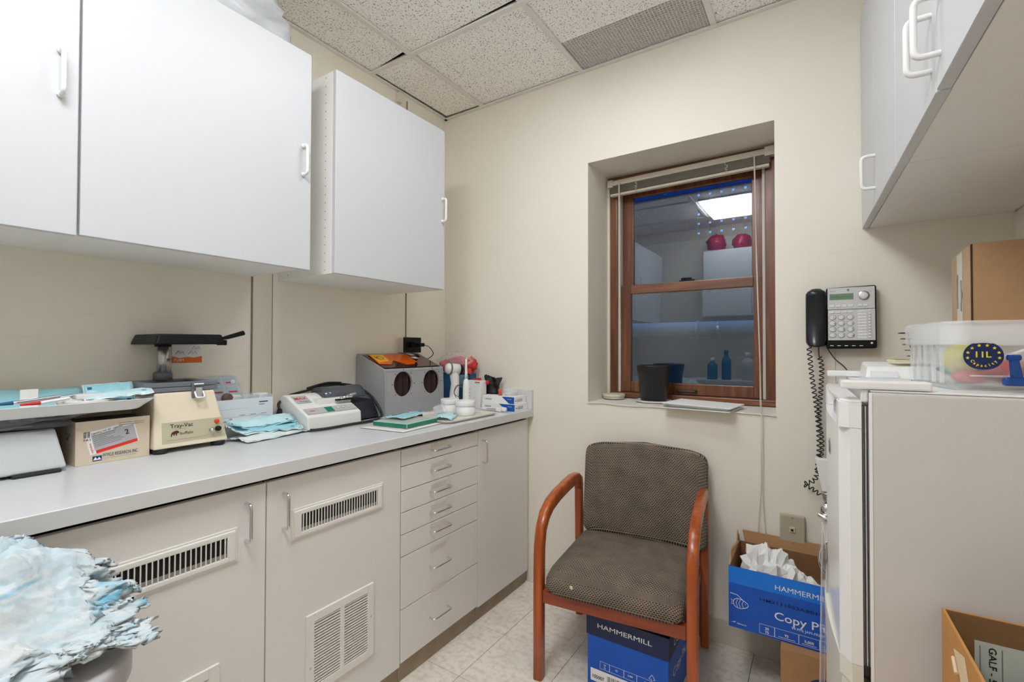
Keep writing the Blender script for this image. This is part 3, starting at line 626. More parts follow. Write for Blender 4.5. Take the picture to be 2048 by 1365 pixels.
pouch('blue pouch slid under the upright one on the tray', (-1.70, .50, TZ), .06, .09, .3, 0, .1, .004, 5.)
t = thing('paper_card', 'white folded card standing among the pouches', 'card', (-1.78, .33, TZ)); MB().box((-1.720, .318, TZ+.012), (-1.717, .352, TZ+.062), .0005, 1).build('card', 'paper_white', t); MB().box((-1.7168, .335, TZ+.022), (-1.7162, .350, TZ+.027)).build('blue_stripe', 'mark_blue', t)
for k, (y0, y1, x, z, m_, lab) in enumerate(((.30, .395, -1.632, .033, 'ink_red', 'red-tipped white pen lying at the front of the tray'), (.275, .38, -1.650, .038, 'chrome_dull', 'grey metal instrument lying beside the red-tipped pen'), (.30, .42, -1.668, .036, 'chrome_dull', 'grey instrument behind the red-tipped pen'), (.255, .335, -1.645, .036, 'mark_blue', 'blue-tipped white stick on the tray'))):
    t = thing('hand_instrument', lab, 'instrument', (x, (y0+y1)/2, TZ), group='small instruments on the tray')
    MB().tube([(x+.01, y0+.035, TZ+z), (x-.01, y1, TZ+z+.006)], .004, 8).build('shaft', 'paper_white' if k in (0, 3) else 'chrome_dull', t)
    MB().tube([(x+.016, y0, TZ+z-.001), (x+.01, y0+.036, TZ+z)], [.0025, .0046], 8).build('tip', m_, t)
single('plastic_dish', MB().lathe([(0, 0), (.055, 0), (.060, .012), (.056, .013), (.052, .003), (0, .003)], (-1.672, .435, TZ+.018), 28), 'tray_white', 'round white dish on the front of the tray', 'dish')
single('white_block', MB().box((-1.69, .41, TZ+.0315), (-1.65, .475, TZ+.045), .003), mat('block_lilac', (0.72, 0.69, 0.73), .6), 'pale lilac block sitting on the round dish', 'block')
single('card_box', MB().box((-1.80, .12, TZ+.030), (-1.73, .235, TZ+.048), .002), 'paper_white', 'flat white box on top of pouches at the left edge', 'box')
# --- cream carton with capsules label
t = thing('capsule_carton', 'open cream carton with a red and grey capsule label', 'carton', (-1.73, .497, ZT))
mat('carton_cream', (0.66, 0.56, 0.43), 0.7, var=.05, scale=25); mat('carton_inside', (0.13, 0.12, 0.10), .8)
cb = MB(); X1, X0, y0, y1, z0, z1 = -1.662, -1.80, .413, .579, ZT, 1.019
cb.box((X1-.002, y0, z0), (X1, y1, z1)); cb.box((X0, y0, z0), (X0+.002, y1, z1+.004)); cb.box((X0+.002, y0, z0), (X1-.002, y0+.002, z1)); cb.box((X0+.002, y1-.002, z0), (X1-.002, y1, z1)); cb.box((X0+.002, y0+.002, z0), (X1-.002, y1-.002, z0+.002))
cb.build('carton_body', 'carton_cream', t)
MB().box((X0+.0025, y0+.004, z0+.003), (X1-.006, y1-.006, z1-.004)).build('inner_block', 'carton_inside', t)  # dark block filling the carton nearly to its rim
rt = Vector((0, math.cos(.21), math.sin(.21))); ut = Vector((0, -math.sin(.21), math.cos(.21))); O = Vector((X1, .444, .926))
mat('label_grey', (0.45, 0.45, 0.47), .5); mat('label_red', (0.70, 0.03, 0.02), .5)
quad(O, rt, ut, .112, .062).build('label', 'paper_white', t)
quad(O+rt*.012+ut*.009, rt, ut, .097, .043, .0007).build('label_grey_field', 'label_grey', t); quad(O+rt*.014, rt, ut, .095, .0085, .0007).build('label_red_band', 'label_red', t)
text('print', 'Septalloy NG 60 - capsules', O+rt*.013+ut*.0535, rt, ut, .0052, 'ink', t, .070, lift=.0012); text('print', '2', O+rt*.085+ut*.029, rt, ut, .014, 'ink', t, bold=.02, lift=.0014)
text('print', 'septodont', O+rt*.008+ut*.004, ut, -rt, .006, 'ink_red', t, .028, lift=.0012)
for k in range(7): quad(O+rt*.014+ut*(.048-k*.0050), rt, ut, (.052, .05, .03, .045, .06, .066, .06)[k], .0016, .0010).build('small_print', 'ink_grey', t)
text('print', 'WYKLE RESEARCH, INC.', (X1, .470, .9175), RY, UZ, .0095, mat('ink_navy', (0.01, 0.03, 0.12), .6), t, .082, bold=.006)
quad((X1, .449, .908), RY, UZ, .020, .014).build('logo_block', 'ink_navy', t); MB().prism([(X1+.0008, .450, .911), (X1+.0008, .455, .920), (X1+.0008, .459, .913), (X1+.0008, .463, .919), (X1+.0008, .468, .911)], (.0002, 0, 0)).build('logo_peaks', 'paper_white', t)
text('print', '2225 OAK SPRINGS RD. CARSON CITY, NV 89706', (X1, .472, .9115), RY, UZ, .0026, 'ink_grey', t, .074); text('print', '161', (X1, .430, .966), RY, UZ, .006, 'ink', t, .014, bold=.01)
for k in range(6): quad((X1, .430+k*.0024, .974), RY, UZ, (.0012, .0018, .0008)[k % 3], .016).build('barcode_bar', 'ink', t)
for k in range(2): quad((X1, .505, 1.005-k*.005), RY, UZ, .06, .0018).build('small_print', mat('ink_tan', (.38, .30, .22), .7), t)
MB().tube([(-1.74, y0-.0004, .99), (-1.725, y0-.0004, .975), (-1.73, y0-.0004, .965), (-1.70, y0-.0004, .985)], .0012, 4).build('pen_scribble', 'ink_grey', t)
# --- vacuum former
t = thing('vacuum_former', 'cream bench vacuum former with black heater head on a post', 'machine', (-1.75, .68, ZT))
mat('cream_metal', (0.76, 0.67, 0.52), .35, var=.02); mat('slate', (0.16, 0.165, 0.185), .45, var=.05); mat('olive_panel', (0.50, 0.46, 0.32), .45)
MB().hexa([(-1.845, .582, .916), (-1.640, .582, .916), (-1.640, .790, .916), (-1.845, .790, .916)], [(-1.835, .592, 1.082), (-1.668, .592, 1.082), (-1.668, .758, 1.082), (-1.835, .758, 1.082)], .006, 3).build('housing', 'cream_metal', t)
for (x, y) in ((-1.662, .606), (-1.662, .768), (-1.82, .606), (-1.82, .768)): MB().cyl((x, y, ZT), .020, .0165, n=20).build('foot', 'black_rubber', t)
sl = Vector((-.028, 0, .166)).normalized()
def vf(y, z): return Vector((-1.640-.028*(z-.916)/.166, y, z))
q = MB().prism([vf(.604, .930)+Vector((.0008, 0, 0)), vf(.784, .930)+Vector((.0008, 0, 0)), vf(.776, .992)+Vector((.0008, 0, 0)), vf(.606, .992)+Vector((.0008, 0, 0))], (-.0006, 0, 0)); pn = q.build('control_panel', 'olive_panel', t)
text('print', 'Tray-Vac', vf(.627, .974)+Vector((.0003, 0, 0)), RY, sl, .0125, 'ink', t, .062, bold=.010, lift=.0012); text('print', 'Vacuum Former', vf(.640, .9685), RY, sl, .003, 'ink_grey', t, .030, lift=.0012)
mat('ink_maroon', (.07, .015, .015), .6)
text('print', 'buffalo', vf(.652, .952), RY, sl, .009, 'ink_maroon', t, .036, bold=.010, lift=.0012); text('print', 'Buffalo Dental Manufacturing Co. Syosset NY 11791 USA', vf(.618, .937), RY, sl, .0028, 'ink_grey', t, .105, lift=.0012)
bp = [(0, 0), (.002, 0), (.004, .006), (.006, .008), (.007, .003), (.009, .003), (.010, .007), (.013, .007), (.0135, .002), (.0155, .002), (.016, .008), (.021, .009), (.022, .013), (.017, .017), (.010, .016), (.004, .013), (.001, .008)]
MB().prism([vf(.627+a*1.05, .949+b_)+Vector((.0012, 0, 0)) for a, b_ in bp], (.0003, 0, 0)).build('animal_emblem', 'ink_maroon', t)
MB().cyl(vf(.758, .980), .0072, .006, (1, 0, .17), 16).build('indicator_light', mat('red_lens', (.75, .05, .01), .2), t)
MB().lathe([(0, 0), (.003, 0), (.003, .010), (.006, .014), (.0055, .020), (0, .022)], vf(.736, .956), 14, (1, 0, .1)).build('toggle_switch', 'chrome', t)
MB().lathe([(0, 0), (.004, 0), (.004, .006), (.0085, .007), (.008, .016), (0, .017)], vf(.757, .957), 16, (1, 0, .1)).build('knob', 'black_plastic', t)
for z in (1.0835, 1.0985):
    f = MB(); f.box((-1.862, .566, z), (-1.845+.02, .769, z+.0135), .002); f.box((-1.69, .566, z), (-1.668, .769, z+.0135), .002); f.box((-1.825, .566, z), (-1.69, .598, z+.0135), .002); f.box((-1.825, .737, z), (-1.69, .769, z+.0135), .002); f.build('clamp_frame', 'slate', t)
MB().box((-1.825, .60, 1.082), (-1.692, .735, 1.088)).build('perforated_plate', 'slate', t)
MB().box((-1.668, .690, 1.060), (-1.660, .722, 1.110), .002).build('latch_plate', 'slate', t)
lt = MB(); lt.tube([(-1.655, .692, 1.104), (-1.655, .720, 1.104)], .003, 8); lt.box((-1.660, .696, 1.060), (-1.650, .716, 1.094), .002); lt.tube(fillet([(-1.652, .694, 1.08), (-1.640, .694, 1.062), (-1.640, .718, 1.062), (-1.652, .718, 1.08)], .004), .003, 8); lt.build('latch', 'chrome', t)
MB().lathe([(0, 0), (.027, 0), (.027, .022), (.020, .028), (0, .028)], (-1.83, .672, 1.1122), 20).build('post_collar', 'slate', t)
MB().cyl((-1.83, .672, 1.138), .0165, .090, n=20).build('post', 'chrome_dull', t); MB().cyl((-1.822, .684, 1.138), .010, .045, n=14).build('post_stop', mat('brass_grey', (.42, .36, .31), .35, .7), t)
MB().cyl((-1.83, .672, 1.222), .023, .012, n=18).build('head_collar', 'black_plastic', t)
hd = MB().hexa([(-1.866, .592, 1.229), (-1.668, .592, 1.229), (-1.668, .792, 1.231), (-1.866, .792, 1.231)], [(-1.862, .604, 1.262), (-1.676, .604, 1.262), (-1.676, .784, 1.264), (-1.862, .784, 1.264)], .006, 2); hd.box((-1.72, .786, 1.228), (-1.68, .803, 1.246), .003); hd.build('heater_head', 'black_plastic', t)
MB().tube([(-1.70, .788, 1.249), (-1.70, .812, 1.255), (-1.702, .868, 1.272)], [.004, .007, .0085], 10).build('handle', 'black_plastic', t)
# --- card on the wall
t = thing('wall_card', 'white card with an orange lower edge fixed to the wall', 'card', (XL+.001, .76, 1.165))
MB().box((XL+.001, .712, 1.166), (XL+.003, .806, 1.232)).build('card', 'paper_white', t); MB().prism([(XL+.0034, .712, 1.166), (XL+.0034, .806, 1.166), (XL+.0034, .806, 1.190), (XL+.0034, .780, 1.184), (XL+.0034, .76, 1.187), (XL+.0034, .735, 1.183), (XL+.0034, .712, 1.190)], (.0003, 0, 0)).build('orange_band', mat('orange', (.80, .16, .02), .5), t)
text('print', 'PUSH', (XL+.0036, .718, 1.172), RY, UZ, .009, 'ink_white', t, .030, bold=.01)
for k, (y, z) in enumerate(((.735, 1.20), (.775, 1.20), (.785, 1.217))):
    MB().tube([(XL+.0036, y-.012, z-.003), (XL+.0036, y-.004, z+.008), (XL+.0036, y+.002, z-.002), (XL+.0036, y+.01, z+.007), (XL+.0036, y+.014, z-.004)], .0008, 4).build('line_drawing', 'ink_grey', t)
# --- white cartons behind, with oddments
t = thing('flat_carton', 'long flat white carton lying behind the blue pouch pile', 'carton', (-1.80, .92, ZT)); MB().box((-1.855, .800, ZT), (-1.775, 1.035, .954), .0015).build('carton_body', 'paper_white', t); MB().box((-1.8, 1.0353, .906), (-1.785, 1.0356, .95)).build('end_print', 'label_grey', t)
t = thing('instrument_carton', 'open white carton of clear packets beside the vacuum former', 'carton', (-1.81, .92, .9545))
mat('carton_bluewhite', (.70, .745, .79), .5)
cb = MB(); cb.box((-1.790, .815, .9545), (-1.788, 1.026, 1.030)); cb.box((-1.856, .815, .9545), (-1.854, 1.026, 1.034)); cb.box((-1.854, .815, .9545), (-1.790, .817, 1.03)); cb.box((-1.854, 1.024, .9545), (-1.790, 1.026, 1.040)); cb.box((-1.854, .817, .9545), (-1.79, 1.024, .9565)); cb.build('carton_body', 'carton_bluewhite', t)
quad((-1.788, .972, 1.012), RY, UZ, .034, .004).build('print_bar', 'ink_navy', t); quad((-1.788, .972, 1.003), RY, UZ, .020, .003).build('print_bar', 'ink_grey', t); quad((-1.788, .83, .965), RY, UZ, .16, .0015).build('small_print', 'label_grey', t); quad((-1.788, .83, .995), RY, UZ, .10, .0012).build('small_print', 'label_grey', t)
for k in range(3): quad((-1.788, .90+k*.04, .969), RY, UZ, .02, .002).build('small_print', 'ink_grey', t)
t = thing('picture_card', 'printed card with red tooth pictures propped behind the open carton', 'card', (-1.862, .86, 1.035))
O = Vector((-1.848, .825, 1.0345)); r_ = Vector((0, 1, 0)); u_ = Vector((-.16, -.25, 1)).normalized()
MB().prism([O, O+r_*.115, O+r_*.115+u_*.080, O+u_*.080], (-.0015, 0, 0)).build('card', mat('card_bluegrey', (.55, .62, .68), .5), t)
for i in range(2):
    for j in range(2):
        p = O+r_*(.012+.052*i)+u_*(.010+.036*j); quad(p, r_, u_, .044, .030, .0006).build('picture_field', mat('picture_blue', (.45, .56, .65), .5), t); quad(p+r_*.008+u_*.008, r_, u_, .030, .005, .0012).build('red_mark', 'ink_red', t)
MB().cyl(O+r_*.098+u_*.060+Vector((.001, 0, 0)), .009, .0006, (1, 0, .16), 18).build('tick_badge', 'paper_white', t)
for k in range(7):
    y = .845+k*.026; a = random.uniform(-.5, .5); M = Matrix.Translation((-1.822+random.uniform(-.012, .012), y, 1.026+random.uniform(0, .006))) @ Matrix.Rotation(a, 4, 'X') @ Matrix.Rotation(random.uniform(-.3, .3), 4, 'Z')
    single('plastic_packet', MB().box((-.020, -.022, -.012), (.020, .022, .014), .006, M=M), ('clear_film', 'clear_film', 'paper_white', 'clear_film', 'clear_film', 'clear_film', 'paper_white')[k], ('clear packet in the open carton, nearest the vacuum former', 'clear packet in the open carton, second from the vacuum former', 'white packet in the open carton, beside the brown bulb', 'clear packet in the middle of the open carton', 'clear packet in the open carton, third from its right end', 'clear packet in the open carton, second from its right end', 'white packet at the right end of the open carton')[k], 'packet', group='packets in the open white carton')
single('brown_bulb', blob((-1.800, .862, 1.038), (.012, .020, .016), 16, 10, .1), mat('bulb_brown', (.12, .07, .065), .5), 'small brown rubber bulb at the front of the open carton', 'bulb')
# --- pouch pile
pouch('creased blue pouch at the bottom of the pile by the vacuum former', (-1.665, .940, ZT), .125, .25, .16, 0, 0, .006, 7., ('pouch_paper', 'pouch_paper'), 'pouch pile', cr=1.6)
pouch('folded blue pouch in the middle of the pile', (-1.695, .938, ZT+.012), .105, .25, -.07, -.02, .10, .012, 8., group='pouch pile', cr=2.6)
pouch('pale blue pouch on top of the pile', (-1.715, .936, ZT+.033), .095, .24, .06, .03, .22, .008, 9., ('pouch_pale', 'pouch_blue'), 'pouch pile', cr=2.4)
single('orange_packet', blob((-1.795, 1.018, .918), (.026, .028, .017), 24, 12, .3, 3, 2, ZT, .2), mat('orange_pale', (.85, .26, .10), .45), 'soft orange packet behind the pouch pile', 'packet')
# --- amalgamator
t = thing('amalgamator', 'white sloping amalgam mixer with a smoked half-round lid', 'machine', (-1.73, 1.19, ZT)); mat('mixer_white', (.76, .755, .73), .35, var=.01)
pr = [(-1.618, .906), (-1.622, .955), (-1.762, 1.026), (-1.79, 1.031), (-1.83, 1.005), (-1.852, .95), (-1.852, .906)]
MB().prism([(x, 1.066, z) for x, z in pr], (0, .248, 0), .006, 3).build('housing', 'mixer_white', t); MB().box((-1.84, 1.08, ZT), (-1.64, 1.30, .907)).build('base_plate', 'black_plastic', t)
su = Vector((-.14, 0, .071)).normalized()
def am(y, k): return Vector((-1.622-.14*k, y, .955+.071*k)) + Vector((.0009, 0, .0018))
quad(am(1.080, .62), RY, su, .062, .055, .0002).build('badge', 'label_grey', t); text('print', 'MAX', am(1.084, .78), RY, su, .018, 'ink_red', t, .052, bold=.012, lift=.001); text('print', 'Monitex', am(1.094, .66), RY, su, .009, 'ink_navy', t, .040, lift=.001)
quad(am(1.078, .10), RY, su, .228, .040, .0002).build('key_strip', 'label_grey', t); quad(am(1.166, .12), RY, su, .034, .034, .0006).build('display', mat('lcd_green', (.0, .20, .11), .3), t)
for k in range(3): MB().cyl(am(1.225+k*.024, .24)+Vector((.0006, 0, .001)), .007, .0012, (.45, 0, .89), 14).build('key', mat('key_grey', (.58, .60, .60), .5), t)
quad(am(1.096, .22), RY, su, .022, .004, .0008).build('print_bar', 'ink_red', t)
MB().box((-1.775, 1.155, .985), (-1.690, 1.316, 1.012), .005).build('chamber', 'mixer_white', t)
cap = MB()
def lidf(u, v):
    th = PI*(.02+.96*u); return (-1.765-.052*math.cos(th)*-1, 1.205+.205*v, 1.000+.052*math.sin(th))
cap.grid(lidf, 16, 4, True, .002); cap.build('lid', 'smoke_lid', t)
for y in (1.205, 1.41): MB().prism([(-1.765+.051*math.cos(PI*k/14), y, 1.0+.051*math.sin(PI*k/14)) for k in range(15)], (0, .002, 0)).build('lid_end', 'smoke_lid', t)
MB().box((-1.80, 1.335, 1.048), (-1.772, 1.352, 1.062), .003).build('lid_knob', 'black_plastic', t)
ck_ = MB(); ck_.tube([(-1.70, 1.27, 1.004), (-1.69, 1.30, 1.016), (-1.685, 1.335, 1.022)], .005, 8); ck_.box((-1.70, 1.285, 1.006), (-1.675, 1.312, 1.020), .003); ck_.cyl((-1.69, 1.26, 1.003), .010, .012, (0, 1, 0), 12); ck_.build('capsule_clamp', 'chrome', t)
MB().box((-1.712, 1.235, 1.000), (-1.672, 1.318, 1.006), .002).build('clamp_well', 'black_plastic', t)
MB().hexa([(-1.85, 1.318, .908), (-1.665, 1.318, .908), (-1.685, 1.470, .908), (-1.85, 1.470, .908)], [(-1.84, 1.318, .990), (-1.700, 1.318, .982), (-1.72, 1.462, .985), (-1.84, 1.462, .990)], .012, 3).build('motor_cover', mat('blueblack', (.012, .014, .022), .45), t)
MB().box((-1.83, 1.33, ZT), (-1.70, 1.46, .9085)).build('foot', 'black_rubber', t)
# power cable with plug, looped around the machine
def spline(pts, n=8):
    pts = [Vector(p) for p in pts]; P = [pts[0]]+pts+[pts[-1]]; out = []
    for i in range(1, len(P)-2):
        for k in range(n):
            s_ = k/n; a, b_, c, d = P[i-1], P[i], P[i+1], P[i+2]
            out.append(.5*((2*b_)+(c-a)*s_+(2*a-5*b_+4*c-d)*s_*s_+(3*b_-a-3*c+d)*s_**3))
    out.append(pts[-1]); return out
MB().tube(spline([(-1.775, 1.046, .975), (-1.80, 1.058, 1.000), (-1.838, 1.12, 1.020), (-1.846, 1.20, 1.034), (-1.846, 1.30, 1.050), (-1.845, 1.40, 1.050), (-1.82, 1.455, 1.034), (-1.74, 1.468, .995), (-1.67, 1.466, .925), (-1.635, 1.42, .9085), (-1.600, 1.33, .9085), (-1.598, 1.24, .9085), (-1.590, 1.14, .9085), (-1.598, 1.085, .9085), (-1.612, 1.072, .9085)]), .0055, 8).build('cable', 'black_rubber', t)
MB().tube(spline([(-1.845, 1.21, 1.044), (-1.846, 1.30, 1.061), (-1.845, 1.38, 1.058)]), .0055, 8).build('cable_fold', 'black_rubber', t)
MB().tube([(-1.775, 1.046, .977), (-1.765, 1.038, .962), (-1.756, 1.033, .948)], [.009, .012, .015], 10).build('plug', 'black_plastic', t)
for d_ in (-.005, .005): MB().tube([(-1.756+d_, 1.033, .949), (-1.752+d_, 1.029, .938)], .0018, 6).build('pin', 'chrome_dull', t)
# --- grey polishing cabinet
t = thing('polishing_cabinet', 'grey bench dust cabinet with two round hand holes and orange lid', 'cabinet', (-1.76, 1.68, ZT))
mat('cab_grey', (.335, .335, .345), .4, var=.05, scale=60); GX1, gy0, gy1 = -1.655, 1.478, 1.876
sidep = [(GX1, ZT), (GX1-.006, 1.112), (GX1-.014, 1.122), (-1.842, 1.190), (-1.866, 1.178), (-1.866, ZT)]
def holed_front():
    m = MB(); n = 40; cs = [(1.590, 1.048, .060), (1.785, 1.048, .060)]; ym = 1.687
    for (cy, cz, r), (a0, a1) in zip(cs, ((gy0+.006, ym), (ym, gy1-.006))):
        ring = [(cy+r*math.cos(2*PI*k/n), cz+r*math.sin(2*PI*k/n)) for k in range(n)]; sq = []
        for (a, b_) in ring:
            dx, dz = a-cy, b_-cz; s_ = min(((a1-cy)/dx if dx > 1e-9 else (a0-cy)/dx if dx < -1e-9 else 1e9), ((1.115-cz)/dz if dz > 1e-9 else (ZT-cz)/dz if dz < -1e-9 else 1e9)); sq.append((cy+dx*s_, cz+dz*s_))
        xx = lambda z: GX1-.006*(z-ZT)/.215
        vs = [(xx(z), y, z) for y, z in ring]+[(xx(z), y, z) for y, z in sq]+[(xx(z)-.012, y, z) for y, z in ring]
        m.add(vs, [(k, n+k, n+(k+1)%n, (k+1)%n) for k in range(n)]+[(k, (k+1)%n, 2*n+(k+1)%n, 2*n+k) for k in range(n)])
        for (a, b_) in ((a1, 1.115), (a0, 1.115), (a0, ZT), (a1, ZT)):
            kk = min(range(n), key=lambda k: -((sq[k][0]-cy)*(a-cy)+(sq[k][1]-cz)*(b_-cz))/math.hypot(sq[k][0]-cy, sq[k][1]-cz)); p0, p1 = sq[kk], sq[(kk+1) % n]; p2 = sq[kk-1]
            for q0, q1 in ((p0, p1), (p2, p0)):
                if abs(q0[0]-q1[0]) > 1e-7 and abs(q0[1]-q1[1]) > 1e-7: m.add([(xx(q0[1]), q0[0], q0[1]), (xx(b_), a, b_), (xx(q1[1]), q1[0], q1[1])], [(0, 1, 2)])
    return m
hb = holed_front()
for ya, yb_ in ((gy0, gy0+.008), (gy1-.008, gy1)): hb.prism([(x, ya, z) for x, z in sidep], (0, yb_-ya, 0), .003, 2)
hb.box((-1.866, gy0+.006, ZT), (-1.855, gy1-.006, 1.18)); hb.box((-1.866, gy0+.004, 1.176), (-1.838, gy1-.004, 1.191), .005); hb.box((GX1-.020, gy0+.004, 1.106), (GX1-.004, gy1-.004, 1.122), .005); hb.box((-1.86, gy0+.006, ZT), (GX1-.012, gy1-.006, ZT+.004))
hb.build('cabinet_body', 'cab_grey', t)
for cy in (1.590, 1.785):
    MB().grid(lambda u, v: (GX1-.024-.008*math.sin(u*22), cy-.07+.14*u, .975+.145*v), 40, 4).build('hole_curtain', mat('curtain_brown', (.028, .010, .007), .8), t)
    for k in range(8): a = 2*PI*k/8+PI/8*0; MB().cyl((GX1-.0045, cy+.071*math.cos(a), 1.048+.0685*math.sin(a)), .0026, .002, (1, 0, 0), 8).build('rivet', 'ink', t)
sv = Vector((-.165, 0, .063)).normalized(); nv_ = Vector((.063, 0, .165)).normalized()
def gs(y, k): return Vector((GX1-.016-.165*k, y, 1.1225+.063*k))
q = MB().prism([gs(gy0+.012, .05), gs(gy1-.012, .05), gs(gy1-.012, .97), gs(gy0+.012, .97)], nv_*.002); q.build('viewing_window', 'brown_acrylic', t)
q = MB().prism([gs(1.492, .28)+nv_*.003, gs(1.56, .24)+nv_*.003, gs(1.610, .50)+nv_*.003, gs(1.66, .18)+nv_*.003, gs(1.740, .22)+nv_*.003, gs(1.765, .95)+nv_*.003, gs(1.52, .95)+nv_*.003], nv_*.003); q.build('orange_flap', 'orange_acrylic', t)
q = MB().prism([gs(1.500, .36)+nv_*.0065, gs(1.575, .44)+nv_*.0065, gs(1.60, .90)+nv_*.0065, gs(1.515, .92)+nv_*.0065], nv_*.0006); q.build('warning_sticker', mat('sticker_yellow', (.90, .45, .01), .5), t)
text('print', '!', gs(1.535, .50)+nv_*.0074, RY, sv, .02, 'ink', t, lift=0); MB().tube([gs(1.55+.016*math.cos(2*PI*k/16), .66+.11*math.sin(2*PI*k/16))+nv_*.0072 for k in range(16)], .0012, 5, closed=True).build('print_ring', 'ink', t); MB().tube([gs(1.525, .75)+nv_*.0072, gs(1.535, .58)+nv_*.0072], .0018, 5).build('print_mark', 'ink', t)
for (y, k) in ((1.775, .62), (1.785, .86)): MB().prism([gs(y, k)+nv_*.003, gs(y+.035, k)+nv_*.003, gs(y+.030, k+.14)+nv_*.003, gs(y-.01, k+.14)+nv_*.003], nv_*.0005).build('white_sticker', 'paper_white', t)
MB().tube([gs(1.70, .10)+nv_*.003, gs(1.70, .12)+nv_*.020], .006, 8).build('flap_knob', 'black_plastic', t)
# --- outlet box with adaptor on the left wall
t = thing('outlet_box', 'beige surface outlet box with black plate and plugged adaptor', 'outlet', (XL+.001, 1.83, 1.19))
MB().box((XL+.001, 1.752, 1.1945), (XL+.042, 1.872, 1.273), .002).build('back_box', 'trim_cream', t); MB().box((XL+.042, 1.748, 1.1940), (XL+.047, 1.876, 1.276), .002).build('cover_plate', 'black_plastic', t)
MB().box((XL+.047, 1.785, 1.222), (XL+.085, 1.835, 1.252), .004).build('adaptor', 'black_plastic', t); MB().box((XL+.0855, 1.80, 1.226), (XL+.112, 1.838, 1.246), .005).build('plug', 'black_plastic', t)
MB().tube(spline([(XL+.112, 1.83, 1.236), (XL+.13, 1.85, 1.225), (XL+.125, 1.888, 1.19), (XL+.09, 1.895, 1.165), (XL+.03, 1.90, 1.15)]), .0022, 6).build('lead', 'black_rubber', t)
single('white_rag', blob((-1.845, 1.79, 1.2), (.016, .035, .012), 14, 8, .2, 3, 1), 'paper_white', 'scrap of white tissue lying on the dust cabinet top', 'tissue')

# --- glass slab on folded paper, pouch on it
RX = (1, 0, 0)
t = single('folded_paper', MB().grid(lambda u, v: Matrix.Translation((-1.432, 1.362, ZT)) @ Matrix.Rotation(.09, 4, 'Z') @ Vector(((u-.5)*.225, (v-.5)*.235, .0045+.0012*noise.noise((u*6, v*6, 2)))), 14, 14, True, .003), 'tray_white', 'folded off-white paper under the glass slab', 'paper', loc=(-1.432, 1.362, ZT))
gsl = thing('glass_slab', 'thick clear green glass mixing slab on folded paper', 'slab', (-1.435, 1.39, ZT+.0065), .10)
MB().box((-.088, -.098, 0), (.088, .098, .017), .0015, 1).build('slab', 'glass_slab', gsl, world=False)
e_ = MB(); e_.box((.0876, -.0965, .001), (.0884, .0965, .016)); e_.box((-.0865, -.0984, .001), (.0865, -.0976, .016)); e_.build('green_edge', mat('glass_edge', (0.01, 0.20, 0.12), .15), gsl, world=False)
pouch('blue pouch with a grey instrument lying on the glass slab', (-1.495, 1.44, ZT+.0250), .12, .19, .25, 0, -.03, .004, 11.)
single('grey_spatula', MB().tube([(-1.49, 1.37, ZT+.037), (-1.50, 1.42, ZT+.039), (-1.505, 1.475, ZT+.037)], [.006, .010, .004], 10), 'ink_grey', 'dark grey spatula on the pouch over the glass slab', 'spatula')
# --- beige tray with jars and scraps
tray('beige_tray', 'shallow beige tray in front of the white jars', -1.575, -1.292, 1.492, 1.86, ZT, .011, .012, 'tray_beige')
B2 = ZT+.0046
def jar(x, y, r, h, lab):
    t = thing('plastic_jar', lab, 'jar', (x, y, B2), group='white jars on the beige tray')
    MB().lathe([(0, 0), (r*.93, 0), (r*.97, .003), (r*.97, h*.62), (0, h*.62)], (x, y, B2), 36).build('jar_body', 'white_plastic', t)
    MB().lathe([(0, h*.62), (r, h*.62), (r*1.03, h*.66), (r*1.03, h*.93), (r, h*.97), (r*.97, h), (r*.93, h*.985), (0, h*.98)], (x, y, B2), 36).build('lid', mat('jar_lid', (.80, .81, .83), .3), t)
jar(-1.400, 1.735, .0475, .068, 'white screw-lid jar at the front of the beige tray'); jar(-1.520, 1.765, .044, .066, 'white screw-lid jar behind, closer to the dust cabinet')
pouch('small blue pouch scrap lying before the jars on the beige tray', (-1.405, 1.60, B2+.001), .09, .14, .5, 0, .08, .008, 12., ('pouch_pale', 'pouch_blue'))
single('clear_cup', MB().lathe([(.016, 0), (.022, .045), (.023, .046), (.021, .045), (.015, .001)], (-1.455, 1.585, B2+.034), 24, (.75, .35, .25)), 'clear_film', 'clear plastic cup tipped on the pouch scrap', 'cup')
single('marker_stub', MB().tube([(-1.50, 1.515, B2+.010), (-1.505, 1.555, B2+.010)], .0055, 10), 'black_plastic', 'small black stub at the back of the beige tray', 'stub')
# --- white handheld light on its stand
t = thing('handheld_light', 'white pistol-shaped curing light with a black nose', 'lamp', (-1.615, 1.925, ZT)); mat('gun_white', (.74, .73, .69), .35)
d = Vector((.42, .80, -.10)).normalized(); c = Vector((-1.625, 1.915, 1.108))
MB().lathe([(0, -.045), (.020, -.043), (.029, -.030), (.030, .03), (0, .03)], c, 24, d).build('head', 'gun_white', t); MB().lathe([(0, .0302), (.0295, .0302), (.028, .045), (.020, .052), (0, .052)], c, 24, d).build('nose', 'black_plastic', t)
MB().lathe([(.0305, -.024), (.0310, -.022), (.0310, -.017), (.0305, -.015)], c, 24, d).build('grip_ring', mat('ring_green', (.08, .14, .13), .4), t)
MB().tube([c+Vector((.0, .005, -.018)), c+Vector((.004, .008, -.075)), c+Vector((.002, .004, -.135))], [.026, .022, .025], 14).build('grip', 'gun_white', t)
MB().lathe([(0, 0), (.050, 0), (.052, .010), (.040, .026), (.026, .045), (.024, .072), (0, .072)], (c.x+.002, c.y+.004, ZT), 26).build('stand', 'gun_white', t)
tw = [(-1.52+.022*math.cos(2*PI*k/24*2+1)+.0004*k, 1.865+.022*math.sin(2*PI*k/24*2+1), .990+.030*math.sin(2*PI*k/24*3)) for k in range(48)]
